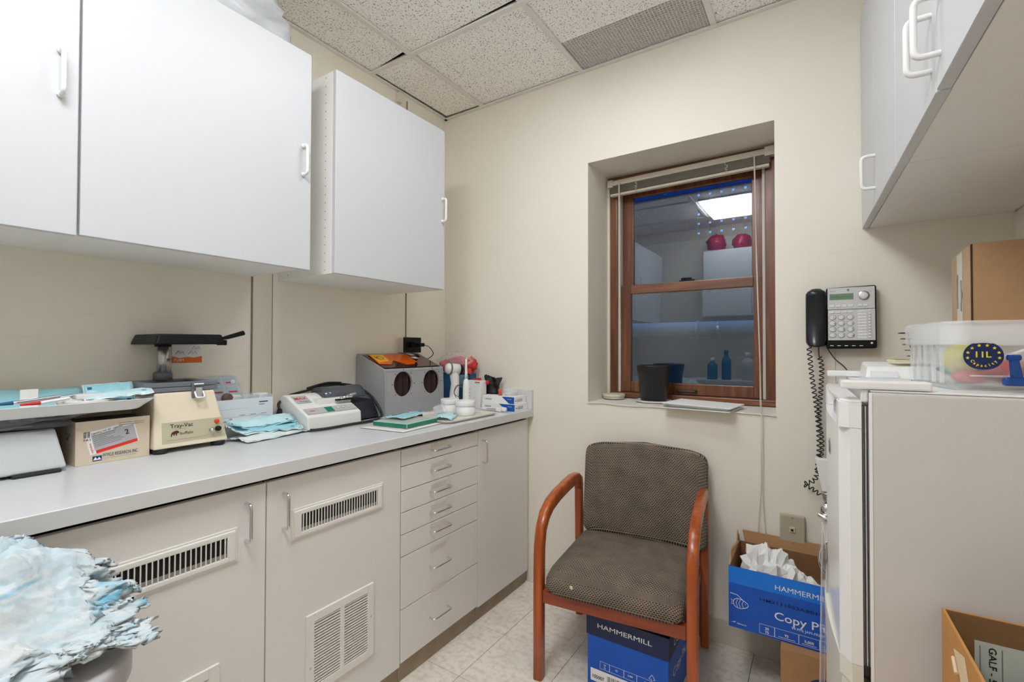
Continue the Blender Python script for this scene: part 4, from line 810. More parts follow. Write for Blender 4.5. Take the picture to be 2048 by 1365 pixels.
single('wire_loop', MB().tube(spline([(-1.535, 1.83, .968), (-1.552, 1.835, 1.00), (-1.548, 1.855, 1.03), (-1.52, 1.882, 1.018), (-1.505, 1.89, .985), (-1.52, 1.865, .968), (-1.552, 1.838, .985), (-1.550, 1.85, 1.02), (-1.525, 1.872, 1.034), (-1.505, 1.892, 1.01), (-1.512, 1.885, .972), (-1.535, 1.85, .966)], 6), .0016, 6), 'black_rubber', 'loop of thin black wire hanging before the curing light', 'wire')
# --- upright white brush
t = thing('toothbrush', 'upright white electric toothbrush behind the front jar', 'toothbrush', (-1.475, 1.835, ZT))
MB().lathe([(0, 0), (.0155, 0), (.0165, .02), (.0165, .125), (.013, .155), (.0075, .165), (0, .166)], (-1.475, 1.835, ZT), 20).build('handle', 'white_plastic', t)
MB().lathe([(0, .1655), (.0072, .1655), (.0062, .20), (.0045, .25), (.0055, .262), (0, .266)], (-1.475, 1.835, ZT), 14).build('brush_neck', 'white_plastic', t)
MB().tube([(-1.470, 1.834, ZT+.266), (-1.470, 1.834, ZT+.272)], .004, 8).build('brush_tip', mat('peach', (.80, .62, .55), .5), t); MB().box((-1.4590, 1.829, ZT+.03), (-1.4583, 1.842, ZT+.048)).build('code_label', 'ink_grey', t)
# --- blue box and red bag in the corner
t = thing('blue_box', 'blue box in the corner under the red bag', 'box', (-1.735, 2.065, ZT)); MB().box((-1.845, 2.045, ZT), (-1.615, 2.10, 1.078), .002).build('box_body', mat('box_blue', (.02, .11, .25), .5, var=.1), t); MB().box((-1.72, 2.0438, 1.0), (-1.625, 2.0449, 1.07)).build('pale_panel', mat('box_blue_pale', (.22, .38, .52), .5), t); MB().box((-1.84, 2.0438, ZT), (-1.72, 2.0449, .935)).build('brown_panel', 'cardboard_dark', t)
t = thing('red_glove_bag', 'clear bag of red gloves piled on the blue box in the corner', 'bag', (-1.73, 2.05, 1.0785)); mat('red_rubber', (.58, .035, .035), .35, var=.25, scale=40)
for k, (x, y, z, rx, ry, rz_) in enumerate(((-1.79, 2.055, 1.12, .055, .04, .035), (-1.70, 2.055, 1.145, .075, .04, .030), (-1.63, 2.055, 1.125, .05, .04, .045), (-1.74, 2.06, 1.10, .08, .035, .02), (-1.615, 2.03, 1.085, .022, .018, .028), (-1.815, 2.015, 1.065, .03, .022, .022))):
    blob((x, y, z), (rx, ry, rz_), 26, 14, .3, 4, k*1.9, 1.0789, .35).build('glove', 'red_rubber', t)
blob((-1.72, 2.05, 1.132), (.135, .050, .060), 36, 18, .18, 4, 9.1, 1.0787, .12).build('bag_film', 'clear_film', t)
# --- tall white box with red sticks
t = thing('tall_white_box', 'tall white box standing between toothbrush and black pouch', 'box', (-1.545, 2.015, ZT)); MB().box((-1.605, 1.985, ZT), (-1.500, 2.040, 1.045), .0015).build('box_body', 'paper_white', t); MB().box((-1.535, 1.9838, 1.034), (-1.504, 1.9849, 1.039)).build('torn_edge', 'cardboard_dark', t)
for k in range(5): MB().box((-1.598, 1.9838, .925+k*.018), (-1.565, 1.9849, .929+k*.018)).build('small_print', 'label_grey', t)
single('red_applicator', MB().tube([(-1.575, 2.012, 1.052), (-1.525, 2.0, 1.054), (-1.507, 1.995, 1.055)], [.003, .006, .007], 10), 'ink_red', 'red applicator lying on the tall white box', 'applicator')
single('red_clip', MB().box((-1.492, 2.02, 1.026), (-1.478, 2.034, 1.046), .004), 'ink_red', 'small red clip between white box and black pouch', 'clip')
# --- stacked flat cartons with blue corners
for k, (x0, x1, y0, z0, h, lab) in enumerate(((-1.482, -1.278, 1.975, ZT, .0355, 'white and blue carton at the bottom of the stack by the wall'), (-1.486, -1.288, 1.985, ZT+.036, .0355, 'white and blue carton on top of the stack by the wall'))):
    t = thing('flat_box', lab, 'carton', ((x0+x1)/2, 2.03, z0), group='white and blue cartons')
    MB().box((x0, y0, z0), (x1, 2.100, z0+h), .001).build('box_body', 'paper_white', t)
    MB().prism([(x1-(.075 if k else .095), y0-.0006, z0+h*.98), (x1+.0006, y0-.0006, z0+h*.98), (x1+.0006, y0-.0006, z0+.001), (x1-(.030 if k else .045), y0-.0006, z0+.001)], (0, .0004, 0)).build('blue_corner', mat('print_blue', (.005, .085, .42), .4), t)
    text('print', 'ultradent', (x1-.040, y0-.0009, z0+h*.60), RX, UZ, .006, 'ink_white', t, .026); quad((x0+.02, y0, z0+h*.4), RX, UZ, .04, .008).build('pictogram', 'label_grey', t)
    quad((x1, y0+.030, z0+.008), RY, UZ, .05, .016).build('side_print', 'label_grey', t); quad((x1, y0+.012, z0+.012), RY, UZ, .012, .006).build('side_print', 'ink_grey', t)
t = thing('paste_tube', 'white tube with a grey print lying before the cartons', 'tube', (-1.39, 1.945, ZT)); MB().hexa([(-1.475, 1.950, ZT+.008), (-1.474, 1.935, ZT+.008), (-1.33, 1.928, ZT+.001), (-1.33, 1.958, ZT+.001)], [(-1.475, 1.950, ZT+.010), (-1.474, 1.935, ZT+.010), (-1.33, 1.930, ZT+.024), (-1.33, 1.956, ZT+.024)], .0008, 1).build('tube_body', 'white_plastic', t)
MB().cyl((-1.3295, 1.943, ZT+.0125), .011, .022, (1, 0, 0), 16).build('cap', 'white_plastic', t); MB().hexa([(-1.42, 1.9312, ZT+.006), (-1.36, 1.9285, ZT+.005), (-1.36, 1.9290, ZT+.005), (-1.42, 1.9318, ZT+.006)], [(-1.42, 1.9312, ZT+.014), (-1.36, 1.9290, ZT+.017), (-1.36, 1.9296, ZT+.017), (-1.42, 1.9318, ZT+.014)]).build('print_panel', 'label_grey', t)
Q = ZT+.0725
single('black_pouch', MB().grid(lambda u, v: (-1.478+.105*(u-.5)*(1-.25*(1-v))+(.012 if v > .95 and u < .2 else 0), 2.052+.016*v+.010*noise.noise((u*4, v*4, 1))+.006*math.sin(u*9+v*5), Q+.090*v*(1+.16*(1-u)**3-.05*math.sin(PI*u))+.004*noise.noise((u*5, v*3, 3))), 16, 14, True, .008), mat('black_cloth', (.008, .008, .009), .6), 'crumpled black cloth pouch propped on the flat cartons', 'pouch', loc=(-1.478, 2.052, Q))
single('red_stopper', MB().lathe([(0, 0), (.011, 0), (.008, .016), (.012, .022), (.010, .032), (0, .034)], (-1.400, 2.025, Q), 14), mat('red_clear', (.70, .10, .07), .3), 'small red stopper on the flat cartons', 'stopper')
single('clear_bag', blob((-1.345, 2.045, Q+.018), (.050, .045, .024), 26, 14, .3, 3.5, 4.2, Q, .3), 'clear_film', 'crumpled clear plastic bag on the flat cartons by the splash', 'bag')

# ================================================================== WINDOW SILL
SZ = WZ0+.0062
t = thing('flower_pot', 'empty black plastic flower pot on the window sill', 'pot', (-.675, 2.282, SZ+.0085))
MB().lathe([(0, .004), (.058, .0), (.063, .006), (.072, .128), (.0755, .130), (.078, .160), (.080, .166), (.077, .168), (.074, .160), (.070, .130), (.060, .010), (0, .008)], (-.675, 2.282, SZ+.0085), 40).build('pot_body', mat('pot_black', (.012, .012, .012), .4, var=.3, scale=30), t)
single('pot_saucer', MB().lathe([(0, 0), (.078, 0), (.086, .007), (.084, .009), (.076, .003), (0, .003)], (-.675, 2.282, SZ), 40), mat('saucer', (.72, .73, .74), .3), 'thin white saucer under the black flower pot', 'saucer')
t = thing('tin_lid', 'round cream tin lid at the left end of the sill', 'lid', (-.888, 2.315, SZ)); mat('lid_cream', (.62, .58, .46), .4)
MB().lathe([(0, 0), (.052, 0), (.053, .004), (.053, .010), (0, .010)], (-.888, 2.315, SZ), 36).build('base_rim', 'lid_cream', t); MB().lathe([(0, .0102), (.055, .0102), (.056, .013), (.056, .021), (.054, .024), (.049, .0235), (0, .0235)], (-.888, 2.315, SZ), 36).build('top', 'lid_cream', t)
t = thing('ring_binder', 'thin white ring binder lying over the sill edge', 'binder', (-.42, 2.17, SZ+.0), -.06)
for k, (z0, z1, w_, m_) in enumerate(((0, .003, 0, 'paper_white'), (.0035, .0075, .012, 'pouch_paper'), (.008, .0125, .010, 'paper_white'), (.014, .0165, -.004, 'paper_white'))):
    MB().hexa([(-.15+w_*.3, -.115+w_, z0+.002*k), (.125-w_, -.112+w_, z0-.000), (.135-w_, .10-w_, z0-.000), (-.13+w_*.3, .10-w_, z0+.002*k)], [(-.15+w_*.3, -.115+w_, z1+.002*k), (.125-w_, -.112+w_, z1), (.135-w_, .10-w_, z1), (-.13+w_*.3, .10-w_, z1+.002*k)], .0005, 1).build(('back_cover', 'green_sheets', 'sheets', 'front_cover')[k], (m_, mat('sheet_green', (.42, .52, .46), .6), m_, m_)[k], t, world=False)
MB().tube([(-.135, -.108, .012), (-.128, -.108, .019), (-.120, -.108, .012)], .0016, 6).build('ring', 'chrome_dull', t, world=False)

# ================================================================== RIGHT WALL CABINETS
RM = Matrix.Translation((.131, YF, 0)) @ Matrix.Rotation(RSK, 4, 'Z')       # local: +x towards wall, -y towards camera
def rbox(a, b_, bev=.001, seg=1): return MB().box(a, b_, bev, seg).xf(RM)
RZ0, RZ1 = 1.657, 2.42
def right_cab(lab, y0, y1, doors):
    t = thing('wall_cabinet', lab, 'cabinet', tuple(RM @ Vector((.2, (y0+y1)/2, RZ0))), group='white wall cabinets over the refrigerator')
    bm_ = MB(); 
    bm_.box((.0215, y0, RZ0+.001), (.386, y1, RZ0+.017), .0008, 1); bm_.box((.0215, y0, RZ0+.017), (.386, y0+.016, RZ1)); bm_.box((.0215, y1-.016, RZ0+.017), (.386, y1, RZ1)); bm_.box((.0215, y0+.016, RZ1-.016), (.386, y1-.016, RZ1)); bm_.box((.37, y0+.016, RZ0+.017), (.386, y1-.016, RZ1-.016)); bm_.xf(RM).build('body', 'carcass', t)
    for (d0, d1, hy, dz) in doors:
        d = rbox((0, d0, RZ0+dz), (.0195, d1, RZ1), .0012).build('door', 'laminate', t)
        if hy is None: continue
        pull((0, hy, 1.705), (0, hy, 1.803), (-.034, 0, 0), .0052, .014).xf(RM).build('handle', 'white_handle', d)
right_cab('white wall cabinet over the refrigerator, against the window wall', -.695, -.002, [(-.318, -.003, None, .0), (-.692, -.321, -.352, -.002)])
right_cab('white wall cabinet over the refrigerator, nearest the camera', -1.80, -.699, [(-1.073, -.696, -1.045, -.003), (-1.452, -1.077, -1.105, -.001), (-1.80, -1.456, None, -.001)])

# ================================================================== TELEPHONE
t = thing('wall_telephone', 'black and silver desk telephone mounted on the window wall', 'telephone', (.063, YF-.001, 1.22))
PY = YF-.001
MB().hexa([(.020, PY-.052, 1.220), (.168, PY-.052, 1.222), (.168, PY, 1.222), (.020, PY, 1.220)], [(.020, PY-.040, 1.444), (.168, PY-.040, 1.447), (.168, PY, 1.447), (.020, PY, 1.444)], .008, 3).build('base', 'black_plastic', t)
MB().hexa([(-.040, PY-.034, 1.232), (.022, PY-.034, 1.232), (.022, PY, 1.232), (-.040, PY, 1.232)], [(-.036, PY-.030, 1.42), (.022, PY-.030, 1.42), (.022, PY, 1.42), (-.036, PY, 1.42)], .006).build('cradle', 'black_plastic', t)
hs = MB().grid(lambda u, v: (-.0105+.0335*math.cos(PI*(1+u*1.0))*(1-.55*max(0, (v-.90)/.1)**2)*(1-.3*max(0, (.06-v)/.06)), PY-.036-(.034-.020*math.sin(PI*v)**.7+.006)*math.sin(PI*u)**.6*(1-.5*max(0, (v-.92)/.08)), 1.228+.214*v), 16, 24, True, .004)
hs.build('handset', mat('phone_black', (.013, .013, .017), .22), t)
def pf(x, z): return Vector((x, PY-.0525+.012*(z-1.220)/.224, z))
fu = Vector((0, .012, .224)).normalized()
mat('phone_silver', (.60, .60, .61), .35, .1); mat('key_white', (.72, .72, .73), .35)
def pquad(x0, x1, z0, z1, lift, th, m_, nm, bev=.0): 
    n_ = Vector(RX).cross(fu); a = [pf(x0, z0), pf(x1, z0), pf(x1, z1), pf(x0, z1)]; return MB().prism([p+n_*lift for p in a], n_*th, bev).build(nm, m_, t)
pquad(.026, .1635, 1.251, 1.362, .0003, .002, 'phone_silver', 'keypad_panel', .0008); pquad(.025, .163, 1.3635, 1.442, .0003, .0025, 'phone_silver', 'display_panel', .0008)
pquad(.031, .102, 1.398, 1.420, .003, .0006, mat('lcd_phone', (.17, .27, .18), .25), 'display'); text('print', '10:08 AM 4/21', pf(.035, 1.405), RX, fu, .007, mat('lcd_ink', (.07, .13, .10), .4), t, .060, lift=.0040)
text('print', 'Zoom', pf(.031, 1.428), RX, fu, .005, 'ink_grey', t, .018, lift=.0030)
n_ = Vector(RX).cross(fu)
MB().cyl(pf(.132, 1.410)+n_*.0028, .0165, .003, n_, 24).build('dial_ring', 'chrome_dull', t); MB().cyl(pf(.132, 1.410)+n_*.0058, .012, .0022, n_, 24).build('dial', 'key_white', t); MB().cyl(pf(.0865, 1.4325)+n_*.0028, .004, .0006, n_, 14).build('emblem', 'ink_grey', t)
keys = [('1', '2', '3'), ('4', '5', '6'), ('7', '8', '9'), ('*', '0', '#')]
for r in range(4):
    for c_ in range(3):
        p = pf(.0395+c_*.0265, 1.334-r*.0215); a = Vector(RX); M = Matrix.Translation(p+n_*.0023)
        pts = [p+n_*.0023+a*.0112*math.cos(2*PI*k/18)+fu*.0092*math.sin(2*PI*k/18) for k in range(18)]; pt2 = [p+n_*.0023+a*.0100*math.cos(2*PI*k/18)+fu*.0080*math.sin(2*PI*k/18) for k in range(18)]
        MB().prism(pts, n_*.0012).build('key_bezel', 'ink_grey', t); ko = MB().prism([q+n_*.0012 for q in pt2], n_*.0012, .0004, 1).build('key', 'key_white', t)
        text('digit', keys[r][c_], p+a*.0035-fu*.0042, RX, fu, .0085, 'ink_grey', t, lift=.0053)
for c_ in range(4):
    pquad(.0305+c_*.0185, .0455+c_*.0185, 1.3495, 1.3575, .0023, .002, 'key_white', 'soft_key', .0008); pquad(.0305+c_*.0185, .0455+c_*.0185, 1.3715, 1.3805, .0028, .002, 'key_white', 'soft_key', .0008)
for c_ in range(2): pquad(.113+c_*.016, .1275+c_*.016, 1.372, 1.3805, .0028, .002, 'key_white', 'soft_key', .0008)
for k in range(10):
    z = 1.3555-k*.0104; pquad(.113, .139, z-.003, z+.0022, .0023, .0005, 'paper_white', 'memory_label'); MB().cyl(pf(.148, z)+n_*.0023, .0038, .002, n_, 12).build('memory_key', 'key_white', t)
for c_ in range(5): quad(pf(.032+c_*.0215, 1.2305), RX, fu, .010, .0022, .0006).build('function_print', 'ink_white', t)
MB().cyl(pf(.153, 1.241)+n_*.0004, .0035, .0006, n_, 10).build('speaker_mark', 'ink_white', t)
# coiled handset cord
def coil(path, turns, R, n=9):
    P = spline(path, 10); L = [0]
    for a, b_ in zip(P, P[1:]): L.append(L[-1]+(b_-a).length)
    out = []; N = turns*n
    for i in range(N+1):
        s_ = L[-1]*i/N; k = max(j for j in range(len(L)) if L[j] <= s_+1e-9); k = min(k, len(P)-2); f = (s_-L[k])/max(1e-9, L[k+1]-L[k]); p = P[k].lerp(P[k+1], f); d_ = (P[k+1]-P[k]).normalized()
        a = d_.cross(Vector((0, 1, .2))).normalized(); b2 = d_.cross(a); th = 2*PI*turns*i/N; out.append(p+(a*math.cos(th)+b2*math.sin(th))*R)
    return out
MB().tube(coil([(-.034, 2.085, 1.226), (-.026, 2.090, 1.12), (-.014, 2.098, 1.02), (-.006, 2.100, .93), (-.005, 2.098, .84), (-.012, 2.095, .76)], 26, .0072), .0021, 5).build('coil_cord', 'black_rubber', t)
MB().tube(coil([(-.002, 2.09, 1.190), (.005, 2.095, 1.15), (.002, 2.098, 1.06), (-.004, 2.085, .96), (.004, 2.085, .86), (-.016, 2.085, .74), (-.052, 2.085, .712), (-.030, 2.085, .700), (.000, 2.080, .68)], 36, .0072), .0021, 5).build('coil_cord', 'black_rubber', t)
MB().tube(spline([(-.004, 2.09, 1.232), (-.003, 2.092, 1.20), (-.0015, 2.09, 1.188)]), .0018, 5).build('cord_tail', 'black_rubber', t)
MB().tube(spline([(.022, 2.11, 1.226), (.045, 2.113, 1.185), (.078, 2.113, 1.150), (.100, 2.113, 1.100), (.11, 2.113, 1.04)]), .0018, 6).build('line_cord', 'black_rubber', t)
MB().tube([(.047, 2.121, 1.222), (.050, 2.121, 1.0)], .0011, 5).build('thin_wire', 'cord_cream', t)
# phone jack plate
t = thing('jack_plate', 'tan telephone jack plate low on the window wall', 'wall plate', (-.092, YF, .468))
MB().box((-.134, PY-.020, .469), (-.051, PY, .580), .004).build('plate', mat('plate_tan', (.43, .385, .29), .5), t); MB().box((-.102, PY-.024, .517), (-.083, PY-.0202, .537), .0015).build('socket', mat('plate_pale', (.55, .50, .40), .5), t); MB().box((-.097, PY-.0246, .521), (-.088, PY-.0241, .530)).build('socket_hole', 'ink', t)
for z in (.572, .477): MB().cyl((-.0925, PY-.020, z), .0028, .0012, (0, -1, 0), 10).build('screw', 'chrome_dull', t)
MB().tube(spline([(-.055, PY-.010, .470), (-.03, PY-.012, .468), (0.0, PY-.018, .488), (.03, PY-.015, .50)]), .0018, 6).build('lead', 'cord_cream', t)
# white and chrome implement behind the refrigerator
t = thing('chrome_implement', 'white paddle with chrome collar and ring, half hidden by the refrigerator', 'implement', (.022, 2.12, 0.45))
iy = 1.93
MB().hexa([(.004, iy-.012, .735), (.040, iy-.012, .735), (.040, iy+.012, .735), (.004, iy+.012, .735)], [(-.016, iy-.016, .845), (.046, iy-.016, .845), (.046, iy+.016, .845), (-.016, iy+.016, .845)], .004).build('paddle', 'white_plastic', t)
for k in range(4): MB().lathe([(0, 0), (.024-.002*k, 0), (.025-.002*k, .003), (.024-.002*k, .006), (0, .006)], (.024, iy, .726-.0075*k), 20).build('collar_ring', 'chrome_dull', t)
blob((.018, iy, .672), (.022, .022, .028), 20, 14, 0, 1).build('ball_joint', 'chrome', t); MB().tube([(-.006, iy-.01, .655), (.018, iy-.026, .648), (.036, iy-.01, .655)], .007, 8).build('yoke', 'chrome', t)
MB().tube([(.018, iy, .655), (.020, iy, .60), (.022, iy, .565)], [.010, .008, .008], 10).build('stem', 'white_plastic', t)
MB().tube([(.022+.026*math.cos(2*PI*k/28), iy, .510+.055*math.sin(2*PI*k/28)) for k in range(28)], .007, 10, closed=True).build('ring', 'chrome', t)
MB().tube(coil([(.012, iy+.01, .535), (.015, iy+.012, .51), (.012, iy+.01, .485)], 8, .010, 8), .003, 5).build('coil_spring', 'black_rubber', t)
MB().tube([(.022, iy+.004, .600), (.022, 2.115, .600)], .007, 10).build('wall_arm', 'chrome_dull', t); MB().cyl((.022, 2.122, .600), .022, .008, (0, -1, 0), 20).build('wall_rose', 'chrome_dull', t)

# ================================================================== REFRIGERATOR
FR = thing('refrigerator', 'white compact refrigerator with bowed door seen edge-on at the right', 'refrigerator', (.081, 1.18, 0), RSK)
def fb(a, b_, bev=.003, seg=2): return MB().box(a, b_, bev, seg)
FD, FW = .545, .425
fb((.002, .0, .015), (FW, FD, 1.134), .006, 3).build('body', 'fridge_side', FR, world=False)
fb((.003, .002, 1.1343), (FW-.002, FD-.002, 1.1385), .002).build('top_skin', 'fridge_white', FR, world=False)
fb((.0, -.0012, .02), (.006, -.0002, 1.133), .0004, 1).build('edge_trim', 'fridge_white', FR, world=False)
for k, (xa_, xb_) in enumerate(((-.0105, -.0075), (-.006, -.003), (-.0015, .0015))): fb((xa_, .004, .585), (xb_, FD-.004, 1.105), .0008, 1).build('gasket_fold', ('fridge_gasket', 'label_grey', 'fridge_gasket')[k], FR, world=False)
def bowed(z0, z1, edge=-.047, bow=.009, back=-.0115, y0=.0, y1=FD, bev=.0):
    n = 18; pts = [(back, y0, z0)]
    for k in range(n+1):
        v = k/n; yy = y0+(y1-y0)*v; r_ = min(v, 1-v)*(y1-y0); rd = .016
        pts.append((edge-bow*math.sin(PI*v)+ (rd*(1-math.sqrt(max(0, 1-(1-min(1, r_/rd))**2))) if r_ < rd else 0), yy, z0))
    pts.append((back, y1, z0)); m = MB().prism(pts, (0, 0, z1-z0), bev)
    m.sm = [len(f) == 4 and False for f in m.f]; return m
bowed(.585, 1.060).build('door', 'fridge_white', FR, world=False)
for (ya_, yb_) in ((-.001, .085), (FD-.085, FD+.001)):
    bowed(1.0605, 1.112, -.049, .001, -.0115, ya_, yb_).build('door_cap', 'fridge_white', FR, world=False)
bowed(1.0605, 1.078, -.030, .012, -.0115, .0855, FD-.0855).build('grip_recess', mat('recess_grey', (.50, .50, .49), .4), FR, world=False)
bowed(1.1125, 1.117, -.045, .008, -.0115, .0, FD).build('door_top', 'fridge_white', FR, world=False)
fb((-.046, -.001, 1.1395), (.098, .05, 1.1565), .004).build('hinge_cover', 'fridge_white', FR, world=False); fb((-.012, .006, 1.113), (.0, .03, 1.139), .003).build('hinge_pin', 'white_plastic', FR, world=False)
fb((-.046, FD-.05, 1.1395), (.05, FD, 1.1565), .004).build('hinge_cover', 'fridge_white', FR, world=False)
MB().cyl((-.0535, .20, .985), .020, .0022, (-1, -.03, 0), 24).build('badge', 'chrome_dull', FR, world=False); MB().cyl((-.0558, .20, .985), .015, .0012, (-1, -.03, 0), 24).build('badge_face', 'ink_grey', FR, world=False)
bowed(.545, .584, -.046, .018, -.0115, .0, FD).build('door_sill', 'fridge_cream', FR, world=False)
bowed(.05, .544, -.042, .020, .001, .002, FD-.002).build('lower_door', 'fridge_cream', FR, world=False)
MB().cyl((-.006, .012, .566), .011, .020, n=12).build('hinge_knuckle', 'ink', FR, world=False)
for x in (.05, FW-.05):
    for y in (.05, FD-.05): MB().cyl((x, y, .0), .018, .016, n=12).build('foot', 'black_rubber', FR, world=False)
MB().hexa([(-.072, .30, .03), (-.0705, .30, .03), (-.0705, FD-.012, .03), (-.072, FD-.012, .03)], [(-.0605, .30, .695), (-.059, .30, .695), (-.059, FD-.012, .695), (-.0605, FD-.012, .695)]).build('clear_panel', 'panel_film', FR, world=False)
MB().hexa([(-.0735, FD-.0118, .03), (-.0690, FD-.0118, .03), (-.0690, FD-.0098, .03), (-.0735, FD-.0098, .03)], [(-.0620, FD-.0118, .695), (-.0575, FD-.0118, .695), (-.0575, FD-.0098, .695), (-.0620, FD-.0098, .695)]).build('clear_panel_edge', 'tub_rim', FR, world=False)

# ---------------- on the refrigerator
FZ = 1.1390
t = thing('white_device', 'low white desktop device on the refrigerator behind the tub', 'device', (.20, 1.58, FZ), .03)
MB().hexa([(-.105, -.075, .004), (.105, -.075, .004), (.105, .085, .004), (-.105, .085, .004)], [(-.098, -.045, .036), (.10, -.045, .036), (.10, .08, .046), (-.098, .08, .046)], .006, 3).build('case', 'white_plastic', t, world=False)
MB().box((-.10, -.073, .0), (.10, .08, .0039), .001).build('base', 'label_grey', t, world=False); MB().box((-.095, -.0768, .010), (-.04, -.0752, .026), .002).build('front_cover', 'fridge_white', t, world=False)
t = thing('note_pad', 'yellow note pad lying on the white device', 'note pad', (.200, 1.585, FZ+.0478), .2)
MB().box((-.045, -.03, 0), (.045, .03, .006), .0005, 1).build('backing', mat('pad_yellow', (.78, .72, .42), .6), t, world=False); MB().grid(lambda u, v: (-.045+.09*u, -.03+.06*v, .0068+.010*max(0, .35-u)**1.2), 8, 2, True, .0006).build('top_sheet', 'pad_yellow', t, world=False)
t = thing('flat_tablet', 'pale grey slab lying on the refrigerator top beside the hinge cover', 'slab', (.125, 1.40, FZ), -.15); MB().box((-.05, -.05, 0), (.05, .05, .012), .003).build('slab', mat('slab_grey', (.62, .65, .68), .4), t, world=False)
# clear 11 litre tub
t = thing('storage_tub', 'clear plastic tub with an oval capacity sticker and blue clip', 'tub', (.217, 1.262, FZ), .17)
def rrect(x0, y0, x1, y1, r, z, n=5):
    o = []
    for (cx, cy, a) in ((x1-r, y1-r, 0), (x0+r, y1-r, 90), (x0+r, y0+r, 180), (x1-r, y0+r, 270)):
        for i in range(n+1): th = math.radians(a+90*i/n); o.append((cx+r*math.cos(th), cy+r*math.sin(th), z))
    return o
def shell(rings, cap_bottom=True, smooth=True):
    n = len(rings[0]); m = MB(); fs = [(i*n+k, i*n+(k+1) % n, (i+1)*n+(k+1) % n, (i+1)*n+k) for i in range(len(rings)-1) for k in range(n)]
    if cap_bottom: fs.append(list(range(n))[::-1])
    return m.add([p for R in rings for p in R], fs, smooth)
TL, TW, TH = .292, .235, .138
shell([rrect(.010, .010, TL-.01, TW-.01, .025, .0), rrect(.004, .004, TL-.004, TW-.004, .03, .01), rrect(.0, .0, TL, TW, .03, .090)]).build('tub_body', 'tub_plastic', t, world=False)
shell([rrect(-.008, -.008, TL+.008, TW+.008, .035, .0905), rrect(-.009, -.009, TL+.009, TW+.009, .035, .132), rrect(-.006, -.006, TL+.006, TW+.006, .033, TH), rrect(.004, .004, TL-.004, TW-.004, .03, TH-.001), rrect(.004, .004, TL-.004, TW-.004, .03, .0905), rrect(-.008, -.008, TL+.008, TW+.008, .035, .0905)], False).build('rim', 'tub_rim', t, world=False)
for z in (.028, .088): MB().box((.03, -.0035 if z > .05 else -.001, z), (TL-.03, .001, z+.003)).build('ridge', 'tub_rim', t, world=False)
for k in range(5): MB().box((-.0012, .03+.04*k, .012), (.0018, .045+.04*k, .086)).build('rib', 'tub_plastic', t, world=False)
mat('sticker_navy', (.004, .018, .10), .35); mat('sticker_gold', (.85, .66, .03), .4)
cx, cz, rx_, rz_ = .046, .069, .0300, .0268; fy = -.0115
MB().prism([(cx+rx_*math.copysign(abs(math.cos(2*PI*k/40))**.85, math.cos(2*PI*k/40)), fy, cz+rz_*math.sin(2*PI*k/40)*(.93 if math.sin(2*PI*k/40) > .9 else 1)) for k in range(40)], (0, .0006, 0)).build('capacity_sticker', 'sticker_navy', t, world=False)
def loc_text(s, x, z, h, w, rot=0.0):
    r2 = Vector((math.cos(rot), 0, math.sin(rot))); u2 = Vector((-math.sin(rot), 0, math.cos(rot)))
    Mw = ROOTM[t.name].inverted(); R3 = Mw.to_3x3(); return text('print', s, Mw @ Vector((x, fy-.0003, z)), R3 @ r2, R3 @ u2, h, 'sticker_gold', t, w, bold=.02, align='CENTER')
loc_text('11L', cx, cz-.003, .0115, .023)
for k, ch in enumerate('Capacity'):
    a = math.radians(-148+k*16.5); R_ = .0205; loc_text(ch, cx+1.08*R_*math.cos(a), cz+R_*math.sin(a)-.001, .0054, None, a+PI/2)
for k in range(8):
    a = math.radians(192-k*29); px, pz = cx+.0240*math.cos(a), cz+.0205*math.sin(a)
    pts = [(px+(.0034 if j % 2 == 0 else .0014)*math.sin(2*PI*j/10), fy-.0004, pz+(.0034 if j % 2 == 0 else .0014)*math.cos(2*PI*j/10)) for j in range(10)]
    MB().prism(pts, (0, .0003, 0)).build('star', 'sticker_gold', t, world=False)
mat('clip_blue', (.008, .055, .24), .3)
cl = MB(); cl.tube([(.078, -.018, .066), (.096, -.018, .066)], .0055, 12); cl.hexa([(.083, -.023, .028), (.099, -.023, .028), (.099, -.012, .028), (.083, -.012, .028)], [(.081, -.021, .064), (.094, -.021, .064), (.094, -.012, .064), (.081, -.012, .064)], .003); cl.box((.071, -.026, .012), (.150, -.010, .029), .006, 3); cl.build('blue_clip', 'clip_blue', t, world=False)
inn = [((.05, .06, .055), (.035, .035, .030), 'toy_yellow', (.72, .66, .10)), ((.12, .06, .03), (.05, .04, .02), 'toy_red', (.62, .06, .05)), ((.20, .07, .04), (.05, .05, .025), 'toy_rose', (.60, .25, .22)), ((.10, .14, .03), (.06, .05, .022), 'toy_green', (.14, .42, .26)), ((.05, .035, .018), (.03, .018, .013), 'toy_red', None), ((.17, .05, .02), (.06, .02, .016), 'toy_teal', (.03, .16, .15))]
tl = thing('coloured_oddments', 'yellow, red and green oddments inside the clear tub', 'oddments', (.217, 1.262, FZ+.004), .17)
for k, (c_, r3, nm, col) in enumerate(inn):
    if col: mat(nm, col, .4)
    blob((c_[0], c_[1]+.02, max(c_[2], r3[2])+.002), r3, 20, 12, .25, 3, k*1.3, .001).build('item', nm, tl, world=False)
MB().tube(spline([(.10, .05, .06), (.15, .05, .082), (.20, .06, .095), (.26, .07, .100)]), .004, 8).build('white_hose', 'white_plastic', tl, world=False); MB().tube(spline([(.12, .03, .045), (.18, .03, .055), (.25, .04, .075)]), .003, 8).build('green_tube', 'toy_green', tl, world=False)
